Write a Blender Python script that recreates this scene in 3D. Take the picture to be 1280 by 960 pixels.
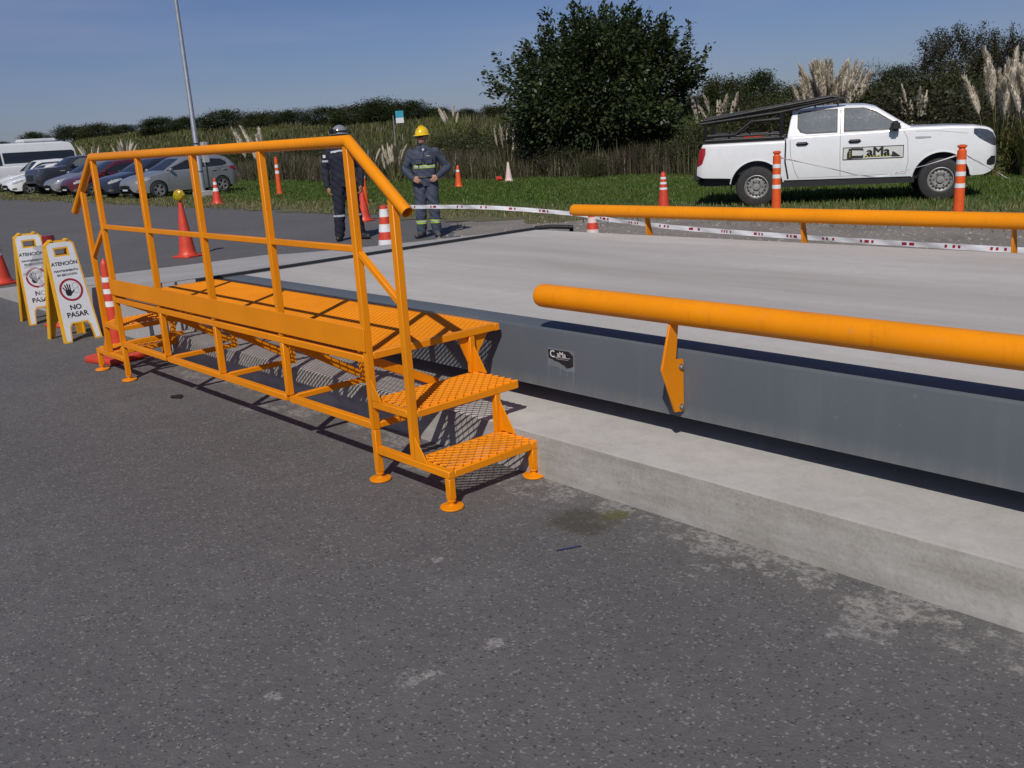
import bpy, bmesh, math, random
import numpy as np
from mathutils import Vector, Matrix
from mathutils.bvhtree import BVHTree

for o in list(bpy.data.objects):
    bpy.data.objects.remove(o, do_unlink=True)
scene = bpy.context.scene
COL = scene.collection
R = math.radians

# ------------------------------------------------------------------ camera
CAM_H = 1.6137
ROWS = ((0.6732520, 0.7370653, -0.0588763), (-0.1524618, 0.2162937, 0.9643508), (-0.7235241, 0.6402747, -0.2579945))
cam_data = bpy.data.cameras.new('camera')
cam_data.sensor_width = 36.0
cam_data.lens = 1174.2 / 1280.0 * 36.0
cam_data.clip_start = 0.05
cam_data.clip_end = 3000.0
cam = bpy.data.objects.new('camera', cam_data)
COL.objects.link(cam)
r_, u_, f_ = (Vector(a) for a in ROWS)
cam.matrix_world = Matrix(((r_.x, u_.x, -f_.x, 0), (r_.y, u_.y, -f_.y, 0), (r_.z, u_.z, -f_.z, CAM_H), (0, 0, 0, 1)))
scene.camera = cam

# ------------------------------------------------------------------ light
SUN_AZ, SUN_EL = R(-53.0), R(43.5)
SUN = Vector((math.cos(SUN_AZ) * math.cos(SUN_EL), math.sin(SUN_AZ) * math.cos(SUN_EL), math.sin(SUN_EL)))
world = bpy.data.worlds.new('World')
scene.world = world
world.use_nodes = True
wn = world.node_tree
wn.nodes.clear()
w_out = wn.nodes.new('ShaderNodeOutputWorld')
w_bg = wn.nodes.new('ShaderNodeBackground')
w_sky = wn.nodes.new('ShaderNodeTexSky')
w_sky.sky_type = 'NISHITA'
w_sky.sun_disc = False
w_sky.sun_elevation = SUN_EL
w_sky.sun_rotation = math.atan2(SUN.x, SUN.y)
w_sky.altitude = 30.0
w_sky.air_density = 1.0
w_sky.dust_density = 0.4
w_sky.ozone_density = 2.2
w_bg.inputs['Strength'].default_value = 0.06
# faint high cirrus streaks in the sky
w_tc = wn.nodes.new('ShaderNodeTexCoord')
w_map = wn.nodes.new('ShaderNodeMapping')
w_map.inputs['Scale'].default_value = (1.2, 1.2, 9.0)
w_map.inputs['Rotation'].default_value = (0.08, 0.12, 0.5)
w_noi = wn.nodes.new('ShaderNodeTexNoise')
w_noi.inputs['Scale'].default_value = 2.2
w_noi.inputs['Detail'].default_value = 5.0
w_ramp = wn.nodes.new('ShaderNodeMapRange')
w_ramp.inputs['From Min'].default_value = 0.42
w_ramp.inputs['From Max'].default_value = 0.8
w_ramp.inputs['To Max'].default_value = 0.55
w_mix = wn.nodes.new('ShaderNodeMixRGB')
w_mix.inputs['Color2'].default_value = (8.0, 8.4, 8.4, 1)
wn.links.new(w_tc.outputs['Generated'], w_map.inputs['Vector'])
wn.links.new(w_map.outputs['Vector'], w_noi.inputs['Vector'])
wn.links.new(w_noi.outputs['Fac'], w_ramp.inputs['Value'])
wn.links.new(w_ramp.outputs['Result'], w_mix.inputs['Fac'])
wn.links.new(w_sky.outputs['Color'], w_mix.inputs['Color1'])
w_tint = wn.nodes.new('ShaderNodeMixRGB')
w_tint.blend_type = 'MULTIPLY'
w_tint.inputs['Fac'].default_value = 1.0
w_tint.inputs['Color2'].default_value = (0.55, 0.61, 0.90, 1)
wn.links.new(w_mix.outputs['Color'], w_tint.inputs['Color1'])
wn.links.new(w_tint.outputs['Color'], w_bg.inputs['Color'])
wn.links.new(w_bg.outputs['Background'], w_out.inputs['Surface'])

sun_data = bpy.data.lights.new('sun', 'SUN')
sun_data.energy = 3.45
sun_data.angle = R(0.53)
sun_data.color = (1.0, 0.95, 0.88)
sun = bpy.data.objects.new('sun', sun_data)
COL.objects.link(sun)
sun.rotation_euler = SUN.to_track_quat('Z', 'Y').to_euler()
sun.location = (20, -25, 30)

scene.render.engine = 'CYCLES'
scene.view_settings.view_transform = 'Standard'
scene.view_settings.look = 'None'
scene.view_settings.exposure = 0.0
scene.view_settings.gamma = 1.0
scene.view_settings.use_curve_mapping = False

# ------------------------------------------------------------------ helpers
LOC = {}

def tag(o, label=None, cat=None, group=None, kind=None):
    if label: o['label'] = label
    if cat: o['category'] = cat
    if group: o['group'] = group
    if kind: o['kind'] = kind
    return o

def thing(name, label, cat, loc=(0, 0, 0), rotz=0.0, group=None, local=True, scale=1.0):
    o = bpy.data.objects.new(name, None)
    COL.objects.link(o)
    o.empty_display_size = 0.2
    o.location = loc
    o.rotation_euler = (0, 0, rotz)
    o.scale = (scale,) * 3
    tag(o, label, cat, group)
    LOC[o] = Vector((0, 0, 0)) if local else Vector(loc)
    return o

def copy_tree(o, parent=None):
    c = o.copy()
    COL.objects.link(c)
    c.parent = parent
    LOC[c] = LOC.get(o, Vector())
    for ch in list(o.children):
        copy_tree(ch, c)
    return c

class MB:
    def __init__(s):
        s.v = []; s.f = []; s.m = []
    def add(s, vs, fs, m=0):
        b = len(s.v)
        s.v.extend([tuple(v) for v in vs])
        for f in fs:
            s.f.append(tuple(b + i for i in f)); s.m.append(m)
        return s
    def box(s, c, size, rot=None, m=0):
        x, y, z = (a / 2 for a in size)
        P = [Vector((i * x, j * y, k * z)) for k in (-1, 1) for j in (-1, 1) for i in (-1, 1)]
        if rot is not None: P = [rot @ p for p in P]
        c = Vector(c)
        return s.add([p + c for p in P], [(0, 2, 3, 1), (4, 5, 7, 6), (0, 1, 5, 4), (2, 6, 7, 3), (0, 4, 6, 2), (1, 3, 7, 5)], m)
    def span(s, a, b, m=0):
        a = Vector(a); b = Vector(b)
        return s.box((a + b) / 2, [abs(q) for q in (b - a)], None, m)
    def bar(s, p, q, w, h, up=(0, 0, 1), m=0):
        p = Vector(p); q = Vector(q); d = (q - p); L = d.length; d.normalize()
        up = Vector(up)
        if abs(d.dot(up)) > 0.99: up = Vector((0, 1, 0))
        sd = d.cross(up).normalized(); up = sd.cross(d).normalized()
        rot = Matrix((d, sd, up)).transposed()
        return s.box((p + q) / 2, (L, w, h), rot, m)
    def tube(s, pts, r, n=10, cap=True, hollow=0.0, m=0, flat=1.0):
        pts = [Vector(p) for p in pts]; k = len(pts)
        rs = list(r) if hasattr(r, '__len__') else [r] * k
        T = []
        for i in range(k):
            a = pts[max(i - 1, 0)]; b = pts[min(i + 1, k - 1)]
            if 0 < i < k - 1:
                t = (pts[i] - a).normalized() + (b - pts[i]).normalized()
            else: t = b - a
            T.append(t.normalized())
        ref = Vector((0, 0, 1)) if abs(T[0].z) < 0.9 else Vector((0, 1, 0))
        N = T[0].cross(ref).normalized()
        rings = []; vs = []
        for i in range(k):
            N = (N - T[i] * N.dot(T[i])).normalized()
            B = T[i].cross(N)
            mit = 1.0
            if 0 < i < k - 1:
                c = max(0.35, T[i].dot((pts[i + 1] - pts[i]).normalized())); mit = 1 / c
                bend = ((pts[i + 1] - pts[i]).normalized() - (pts[i] - pts[i - 1]).normalized())
                bd = bend.normalized() if bend.length > 1e-4 else None
            else: bd = None
            for j in range(n):
                a = 2 * math.pi * j / n
                off = N * math.cos(a) * rs[i] + B * math.sin(a) * rs[i] * flat
                if bd is not None:
                    e = off.dot(bd); off = off + bd * e * (mit - 1)
                vs.append(pts[i] + off)
        fs = []
        for i in range(k - 1):
            for j in range(n):
                a = i * n + j; b = i * n + (j + 1) % n
                fs.append((a, b, b + n, a + n))
        if hollow > 0:
            b0 = len(vs)
            q = 1 - hollow / rs[-1]
            e = (k - 1) * n
            for j in range(n): vs.append(pts[-1] + (vs[e + j] - pts[-1]) * q)
            for j in range(n): vs.append(vs[b0 + j] - T[-1] * rs[-1] * 6)
            for j in range(n):
                j2 = (j + 1) % n
                fs.append((e + j, e + j2, b0 + j2, b0 + j)); fs.append((b0 + j, b0 + j2, b0 + n + j2, b0 + n + j))
            fs.append(tuple(b0 + n + j for j in range(n)))
            fs.append(tuple(reversed(range(n))))
        elif cap:
            fs.append(tuple(reversed(range(n)))); fs.append(tuple((k - 1) * n + j for j in range(n)))
        return s.add(vs, fs, m)
    def lathe(s, prof, n=20, c=(0, 0, 0), axis='z', m=0, sx=1.0, sy=1.0, cap=True):
        c = Vector(c); vs = []; fs = []
        for r, z in prof:
            for j in range(n):
                a = 2 * math.pi * j / n
                p = (r * math.cos(a) * sx, r * math.sin(a) * sy, z)
                if axis == 'y': p = (p[0], p[2], p[1])
                if axis == 'x': p = (p[2], p[0], p[1])
                vs.append(Vector(p) + c)
        k = len(prof)
        for i in range(k - 1):
            for j in range(n):
                a = i * n + j; b = i * n + (j + 1) % n
                fs.append((a, b, b + n, a + n))
        if cap and prof[0][0] > 1e-6: fs.append(tuple(reversed(range(n))))
        if cap and prof[-1][0] > 1e-6: fs.append(tuple((k - 1) * n + j for j in range(n)))
        return s.add(vs, fs, m)
    def prism(s, poly, o, u, v, t, m=0, holes=False):
        # polygon in (u, v), extruded by vector t
        o = Vector(o); u = Vector(u); v = Vector(v); t = Vector(t)
        n = len(poly)
        A = [o + u * a + v * b for a, b in poly]
        B = [p + t for p in A]
        fs = [tuple(range(n)), tuple(reversed(range(n, 2 * n)))]
        for i in range(n):
            j = (i + 1) % n
            fs.append((i, i + n, j + n, j))
        return s.add(A + B, fs, m)
    def xform(s, M):
        s.v = [tuple(M @ Vector(p)) for p in s.v]; return s
    def build(s, name, mat, parent=None, smooth=True, angle=38, bevel=0.0, seg=1, tri=False, recalc=True):
        vs = [Vector(p) for p in s.v]
        if parent is not None or True:
            lo = Vector([min(p[i] for p in vs) for i in range(3)]); hi = Vector([max(p[i] for p in vs) for i in range(3)])
            c = Vector(((lo.x + hi.x) / 2, (lo.y + hi.y) / 2, lo.z))
        me = bpy.data.meshes.new(name)
        me.from_pydata([tuple(p - c) for p in vs], [], s.f)
        mats = mat if isinstance(mat, (list, tuple)) else [mat]
        for q in mats: me.materials.append(q)
        if len(mats) > 1: me.polygons.foreach_set('material_index', s.m)
        if recalc:
            bm = bmesh.new(); bm.from_mesh(me)
            bmesh.ops.recalc_face_normals(bm, faces=bm.faces)
            if bevel > 0:
                es = [e for e in bm.edges if e.is_manifold and e.calc_face_angle(0) > 0.5]
                bmesh.ops.bevel(bm, geom=es, offset=bevel, segments=seg, affect='EDGES', clamp_overlap=True)
            bm.to_mesh(me); bm.free()
        if smooth:
            me.polygons.foreach_set('use_smooth', [True] * len(me.polygons))
            me.set_sharp_from_angle(angle=R(angle))
        me.update()
        o = bpy.data.objects.new(name, me)
        COL.objects.link(o)
        if parent is not None:
            o.parent = parent; o.location = c - LOC[parent]
        else: o.location = c
        LOC[o] = c
        return o

def text_mb(body, size, o, u, v, t=0.0008, bold=0.0, align='CENTER', sx=1.0):
    cu = bpy.data.curves.new('txt', 'FONT')
    cu.body = body; cu.size = 1.0; cu.align_x = align; cu.align_y = 'CENTER'; cu.resolution_u = 3
    ob = bpy.data.objects.new('txt', cu); COL.objects.link(ob)
    dg = bpy.context.evaluated_depsgraph_get()
    me = bpy.data.meshes.new_from_object(ob.evaluated_get(dg))
    o = Vector(o); u = Vector(u); v = Vector(v); n = u.cross(v).normalized() * t
    mb = MB()
    k = bold / size
    for q, (dx, dy) in enumerate(((0, 0), (-k, 0), (k, 0), (0, k * 0.7), (0, -k * 0.7))[:1 if bold == 0 else 5]):
        nn = n + u.cross(v).normalized() * 0.00004 * q
        mb.add([o + u * (p.co.x + dx) * sx * size + v * (p.co.y + dy) * size + nn for p in me.vertices], [tuple(p.vertices) for p in me.polygons])
    bpy.data.objects.remove(ob); bpy.data.meshes.remove(me); bpy.data.curves.remove(cu)
    return mb

# ------------------------------------------------------------------ materials
def new_mat(name):
    m = bpy.data.materials.new(name); m.use_nodes = True
    nt = m.node_tree; b = nt.nodes['Principled BSDF']
    return m, nt, b
def node(nt, t, **kw):
    n = nt.nodes.new(t)
    for k, v in kw.items():
        if k in n.inputs.keys(): n.inputs[k].default_value = v
        else: setattr(n, k, v)
    return n
def mixc(nt, fac, a, b, blend='MIX'):
    n = nt.nodes.new('ShaderNodeMixRGB'); n.blend_type = blend
    for s, val in (('Fac', fac), ('Color1', a), ('Color2', b)):
        if isinstance(val, bpy.types.NodeSocket): nt.links.new(val, n.inputs[s])
        elif s == 'Fac': n.inputs[s].default_value = val
        else: n.inputs[s].default_value = (*val[:3], 1)
    return n.outputs['Color']
def maprange(nt, val, a, b, c=0.0, d=1.0):
    n = nt.nodes.new('ShaderNodeMapRange')
    nt.links.new(val, n.inputs['Value'])
    n.inputs['From Min'].default_value = a; n.inputs['From Max'].default_value = b
    n.inputs['To Min'].default_value = c; n.inputs['To Max'].default_value = d
    return n.outputs['Result']
def noise(nt, vec, scale, detail=4, rough=0.55):
    n = node(nt, 'ShaderNodeTexNoise', Scale=scale, Detail=detail, Roughness=rough)
    nt.links.new(vec, n.inputs['Vector']); return n.outputs['Fac']
def math_n(nt, op, a, b=0.0):
    n = nt.nodes.new('ShaderNodeMath'); n.operation = op
    for i, val in ((0, a), (1, b)):
        if isinstance(val, bpy.types.NodeSocket): nt.links.new(val, n.inputs[i])
        else: n.inputs[i].default_value = val
    return n.outputs[0]
def bump(nt, b, h, strength=0.3, dist=0.01):
    n = node(nt, 'ShaderNodeBump', Strength=strength, Distance=dist)
    nt.links.new(h, n.inputs['Height']); nt.links.new(n.outputs['Normal'], b.inputs['Normal'])

def pmat(name, col, rough=0.5, var=0.12, scale=6.0, metallic=0.0, coat=0.0, bmp=0.0, bscale=60.0, dirt=None, dirt_amt=0.0, spec=0.5, world_co=False):
    m, nt, b = new_mat(name)
    if world_co: co = nt.nodes.new('ShaderNodeNewGeometry').outputs['Position']
    else: co = nt.nodes.new('ShaderNodeTexCoord').outputs['Object']
    n1 = noise(nt, co, scale, 5)
    lo = [max(0, c * (1 - var)) for c in col]; hi = [min(1, c * (1 + var)) for c in col]
    c = mixc(nt, maprange(nt, n1, 0.3, 0.7), lo, hi)
    if dirt is not None:
        n2 = noise(nt, co, scale * 2.7, 6, 0.7)
        c = mixc(nt, maprange(nt, n2, 0.5, 0.72, 0, dirt_amt), c, dirt)
    nt.links.new(c, b.inputs['Base Color'])
    n3 = noise(nt, co, bscale, 3)
    nt.links.new(maprange(nt, n3, 0.3, 0.7, max(0.02, rough - 0.08), min(1, rough + 0.08)), b.inputs['Roughness'])
    b.inputs['Metallic'].default_value = metallic
    b.inputs['Coat Weight'].default_value = coat
    b.inputs['Coat Roughness'].default_value = 0.05
    b.inputs['Specular IOR Level'].default_value = spec
    if bmp > 0: bump(nt, b, n3, bmp, 0.004)
    return m

def leaf_mat(name, c1, c2, c3=None, trans=0.3, rough=0.45):
    m, nt, b = new_mat(name)
    g = nt.nodes.new('ShaderNodeNewGeometry')
    rnd = g.outputs['Random Per Island']
    c = mixc(nt, rnd, c1, c2)
    if c3 is not None:
        big = noise(nt, g.outputs['Position'], 0.35, 3)
        c = mixc(nt, maprange(nt, big, 0.42, 0.62), c, c3)
    nt.links.new(c, b.inputs['Base Color'])
    b.inputs['Roughness'].default_value = rough
    b.inputs['Specular IOR Level'].default_value = 0.25
    tr = nt.nodes.new('ShaderNodeBsdfTranslucent')
    nt.links.new(mixc(nt, 0.5, c, (0.25, 0.3, 0.03), 'MIX'), tr.inputs['Color'])
    mx = nt.nodes.new('ShaderNodeMixShader'); mx.inputs[0].default_value = trans * 0.5
    nt.links.new(b.outputs[0], mx.inputs[1]); nt.links.new(tr.outputs[0], mx.inputs[2])
    nt.links.new(mx.outputs[0], nt.nodes['Material Output'].inputs['Surface'])
    return m

M = {}
def steel_mat():
    m, nt, b = new_mat('grey_blue_steel_paint')
    pos = nt.nodes.new('ShaderNodeNewGeometry').outputs['Position']
    mp = node(nt, 'ShaderNodeMapping'); nt.links.new(pos, mp.inputs['Vector']); mp.inputs['Scale'].default_value = (7.0, 7.0, 0.55)
    st = noise(nt, mp.outputs[0], 1.6, 6, 0.7)
    big = noise(nt, pos, 0.9, 4)
    sp = noise(nt, pos, 26.0, 5, 0.75)
    c = mixc(nt, maprange(nt, big, 0.3, 0.7), (0.088, 0.103, 0.120), (0.108, 0.124, 0.140))
    c = mixc(nt, maprange(nt, st, 0.54, 0.78, 0, 0.18), c, (0.20, 0.205, 0.205))
    c = mixc(nt, maprange(nt, sp, 0.64, 0.72, 0, 0.35), c, (0.25, 0.24, 0.22))
    c = mixc(nt, maprange(nt, sp, 0.34, 0.27, 0, 0.35), c, (0.04, 0.045, 0.05))
    sz = nt.nodes.new('ShaderNodeSeparateXYZ'); nt.links.new(pos, sz.inputs[0])
    dust = math_n(nt, 'MULTIPLY', maprange(nt, sz.outputs['Z'], 0.40, 0.33), maprange(nt, st, 0.3, 0.7, 0.1, 0.6))
    c = mixc(nt, dust, c, (0.22, 0.21, 0.195))
    nt.links.new(c, b.inputs['Base Color'])
    nt.links.new(maprange(nt, st, 0.3, 0.7, 0.44, 0.60), b.inputs['Roughness']); b.inputs['Specular IOR Level'].default_value = 0.32
    wav = noise(nt, pos, 2.2, 2)
    bump(nt, b, math_n(nt, 'ADD', wav, math_n(nt, 'MULTIPLY', sp, 0.02)), 0.22, 0.03)
    return m
def orange_mat(name, col, worn, dust_amt, scale):
    m, nt, b = new_mat(name)
    pos = nt.nodes.new('ShaderNodeNewGeometry').outputs['Position']
    n1 = noise(nt, pos, 2.6, 5); n2 = noise(nt, pos, scale, 6, 0.75); n3 = noise(nt, pos, 110.0, 3)
    mp = node(nt, 'ShaderNodeMapping'); nt.links.new(pos, mp.inputs['Vector']); mp.inputs['Scale'].default_value = (30.0, 30.0, 3.0)
    run = noise(nt, mp.outputs[0], 1.0, 4, 0.6)
    c = mixc(nt, maprange(nt, n1, 0.3, 0.7), [q * 0.92 for q in col], [min(1, q * 1.06) for q in col])
    c = mixc(nt, maprange(nt, run, 0.55, 0.75, 0, 0.28), c, (0.50, 0.15, 0.004))
    c = mixc(nt, maprange(nt, n2, 0.60, 0.72, 0, dust_amt), c, (0.42, 0.27, 0.13))
    c = mixc(nt, maprange(nt, n2, 0.335, 0.29, 0, worn), c, (0.12, 0.06, 0.03))
    nt.links.new(c, b.inputs['Base Color'])
    nt.links.new(maprange(nt, n2, 0.3, 0.7, 0.32, 0.58), b.inputs['Roughness'])
    b.inputs['Specular IOR Level'].default_value = 0.28
    bump(nt, b, math_n(nt, 'ADD', n3, math_n(nt, 'MULTIPLY', n1, 0.5)), 0.07, 0.004)
    return m
M['grey_steel'] = steel_mat()
M['orange'] = orange_mat('orange_paint', (0.80, 0.258, 0.002), 0.7, 0.45, 26.0)
M['orange_tread'] = orange_mat('dusty_orange_tread', (0.78, 0.250, 0.003), 0.75, 0.7, 14.0)
M['orange_pipe'] = orange_mat('orange_pipe_paint', (0.84, 0.275, 0.002), 0.6, 0.35, 18.0)
M['black_rubber'] = pmat('black_rubber', (0.018, 0.018, 0.02), 0.7, 0.25, 8, bmp=0.15)
M['black_steel'] = pmat('black_tube_paint', (0.011, 0.011, 0.012), 0.5, 0.2, 8, spec=0.3)
M['galv'] = pmat('galvanised_steel', (0.38, 0.40, 0.42), 0.45, 0.12, 6, metallic=0.6)
M['bolt'] = pmat('zinc_bolt', (0.26, 0.25, 0.23), 0.45, 0.2, 30, metallic=0.6)
M['cone_red'] = pmat('orange_red_plastic', (0.62, 0.055, 0.025), 0.48, 0.12, 9, dirt=(0.25, 0.05, 0.03), dirt_amt=0.5)
M['cone_orange'] = pmat('fluorescent_orange_plastic', (0.72, 0.10, 0.014), 0.45, 0.1, 9, dirt=(0.4, 0.08, 0.03), dirt_amt=0.4)
M['cone_faded'] = pmat('faded_pinkish_plastic', (0.68, 0.52, 0.48), 0.6, 0.12, 9)
M['reflect_white'] = pmat('white_reflective_band', (0.72, 0.72, 0.72), 0.35, 0.08, 30)
M['sign_yellow'] = pmat('yellow_plastic', (0.78, 0.40, 0.012), 0.42, 0.08, 8, dirt=(0.4, 0.25, 0.05), dirt_amt=0.4)
M['sign_white'] = pmat('white_sign_face', (0.66, 0.67, 0.68), 0.4, 0.05, 10)
M['print_black'] = pmat('black_print', (0.015, 0.015, 0.018), 0.5, 0.1, 20)
M['print_red'] = pmat('dark_red_print', (0.30, 0.015, 0.03), 0.45, 0.1, 20)
M['print_grey'] = pmat('grey_print', (0.36, 0.37, 0.38), 0.45, 0.1, 20)
M['plastic_film'] = pmat('clear_crumpled_film', (0.55, 0.55, 0.57), 0.15, 0.2, 20)
M['plastic_film'].node_tree.nodes['Principled BSDF'].inputs['Alpha'].default_value = 0.45
M['lamp_yellow'] = pmat('yellow_lens', (0.36, 0.26, 0.008), 0.2, 0.4, 60)
M['lamp_red'] = pmat('dark_red_lens', (0.20, 0.012, 0.014), 0.18, 0.2, 20, coat=0.4)
M['paint_white'] = pmat('white_car_paint', (0.74, 0.75, 0.76), 0.3, 0.02, 2, coat=0.8, dirt=(0.45, 0.42, 0.38), dirt_amt=0.16)
M['paint_silver'] = pmat('silver_car_paint', (0.34, 0.35, 0.37), 0.27, 0.02, 0.5, metallic=0.5, coat=0.8)
M['paint_navy'] = pmat('navy_car_paint', (0.022, 0.028, 0.05), 0.3, 0.02, 0.5, coat=0.9)
M['paint_maroon'] = pmat('maroon_car_paint', (0.085, 0.010, 0.018), 0.3, 0.05, 2, coat=0.9)
M['paint_dark'] = pmat('dark_grey_car_paint', (0.035, 0.035, 0.045), 0.3, 0.05, 2, coat=0.9)
M['glass'] = pmat('tinted_glass', (0.018, 0.021, 0.024), 0.06, 0.1, 3, spec=0.9)
M['glass_side'] = pmat('tinted_glass_painted_reflection', (0.15, 0.165, 0.17), 0.05, 0.30, 1.2, spec=1.0)  # tinted side windows, base colour lightened to paint in grey reflections
M['black_plastic'] = pmat('black_trim', (0.016, 0.016, 0.017), 0.5, 0.15, 12)
M['seam'] = pmat('panel_gap', (0.06, 0.06, 0.065), 0.7, 0.1, 12)
M['tail_red'] = pmat('tail_lamp_red', (0.34, 0.010, 0.016), 0.15, 0.1, 20, coat=0.6)
M['head_lamp'] = pmat('headlamp_glass', (0.42, 0.44, 0.47), 0.12, 0.4, 25, spec=0.9, coat=0.8)
M['head_dark'] = pmat('dark_headlamp', (0.05, 0.055, 0.065), 0.12, 0.5, 14, spec=0.9, coat=0.8)
M['rim'] = pmat('wheel_rim', (0.42, 0.42, 0.42), 0.38, 0.12, 10, metallic=0.6)
M['rim_steel'] = pmat('steel_wheel', (0.30, 0.295, 0.285), 0.45, 0.15, 10, metallic=0.35)
M['tyre'] = pmat('tyre_rubber', (0.022, 0.021, 0.021), 0.75, 0.2, 15, bmp=0.2, dirt=(0.10, 0.09, 0.075), dirt_amt=0.35)
M['chrome'] = pmat('chrome', (0.6, 0.6, 0.62), 0.15, 0.05, 10, metallic=1.0)
M['plate'] = pmat('number_plate', (0.5, 0.52, 0.54), 0.4, 0.1, 20)
M['coverall_navy'] = pmat('navy_work_cloth', (0.010, 0.012, 0.026), 0.85, 0.3, 9, bmp=0.5, bscale=22)
M['coverall_grey'] = pmat('grey_blue_work_cloth', (0.045, 0.058, 0.090), 0.85, 0.25, 7, bmp=0.5, bscale=20, dirt=(0.07, 0.065, 0.06), dirt_amt=0.5)
M['skin'] = pmat('skin', (0.36, 0.185, 0.125), 0.5, 0.12, 14)
M['hair'] = pmat('dark_hair', (0.015, 0.012, 0.010), 0.6, 0.2, 40)
M['boot'] = pmat('dark_boot_leather', (0.022, 0.02, 0.019), 0.55, 0.3, 12, dirt=(0.10, 0.09, 0.075), dirt_amt=0.5)
M['boot_grey'] = pmat('dusty_grey_boot', (0.07, 0.068, 0.066), 0.65, 0.3, 12, dirt=(0.16, 0.15, 0.13), dirt_amt=0.5)
M['helmet_yellow'] = pmat('yellow_helmet_shell', (0.78, 0.50, 0.01), 0.28, 0.05, 8, coat=0.3)
M['helmet_grey'] = pmat('grey_helmet_shell', (0.20, 0.22, 0.24), 0.3, 0.08, 8, coat=0.3)
M['band_lime'] = pmat('lime_hi_vis_band', (0.42, 0.62, 0.05), 0.5, 0.08, 20)
M['band_silver'] = pmat('silver_reflective_band', (0.42, 0.43, 0.45), 0.4, 0.08, 20)
M['tape_white'] = pmat('white_barrier_tape', (0.66, 0.66, 0.68), 0.35, 0.08, 10)
M['tape_red'] = pmat('red_tape_print', (0.28, 0.015, 0.035), 0.4, 0.1, 10)
M['sign_teal'] = pmat('teal_sign_face', (0.03, 0.30, 0.42), 0.5, 0.1, 4)
M['bark'] = pmat('tree_bark', (0.055, 0.045, 0.035), 0.85, 0.35, 12, bmp=0.8, bscale=25)
M['leaf_tree'] = leaf_mat('glossy_dark_leaf', (0.020, 0.034, 0.014), (0.060, 0.076, 0.028), (0.032, 0.047, 0.021), trans=0.18, rough=0.38)
M['leaf_bg1'] = leaf_mat('evergreen_leaf', (0.018, 0.028, 0.010), (0.045, 0.058, 0.02), None, trans=0.2)
M['leaf_bg2'] = leaf_mat('olive_leaf', (0.030, 0.037, 0.014), (0.062, 0.068, 0.026), None, trans=0.3)
M['leaf_bg3'] = leaf_mat('dusky_brown_leaf', (0.05, 0.045, 0.03), (0.09, 0.08, 0.05), None, trans=0.2)
M['leaf_dark'] = leaf_mat('dark_olive_leaf', (0.024, 0.024, 0.012), (0.048, 0.046, 0.022), None, trans=0.15)  # dark olive leaf colour of thickets and brambles
M['lawn_blade'] = leaf_mat('lawn_grass_blade', (0.045, 0.092, 0.014), (0.095, 0.150, 0.028), (0.085, 0.118, 0.026), trans=0.4)
M['dry_blade'] = leaf_mat('dry_grass_blade', (0.12, 0.125, 0.045), (0.23, 0.20, 0.10), None, trans=0.3)
M['weed'] = leaf_mat('tall_weed_stem', (0.06, 0.055, 0.028), (0.13, 0.115, 0.06), (0.075, 0.085, 0.028), trans=0.3)
M['weed_brown'] = leaf_mat('brown_weed_stem', (0.055, 0.047, 0.032), (0.13, 0.105, 0.075), (0.075, 0.078, 0.036), trans=0.2)
M['bank_grass'] = leaf_mat('bank_grass_blade', (0.075, 0.085, 0.026), (0.15, 0.145, 0.055), (0.10, 0.115, 0.032), trans=0.3)
M['pampas_leaf'] = leaf_mat('pampas_leaf_blade', (0.10, 0.12, 0.04), (0.24, 0.21, 0.09), None, trans=0.3)
M['pampas_plume'] = leaf_mat('pampas_plume_hair', (0.58, 0.50, 0.40), (0.76, 0.69, 0.59), None, trans=0.5, rough=0.8)

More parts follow.
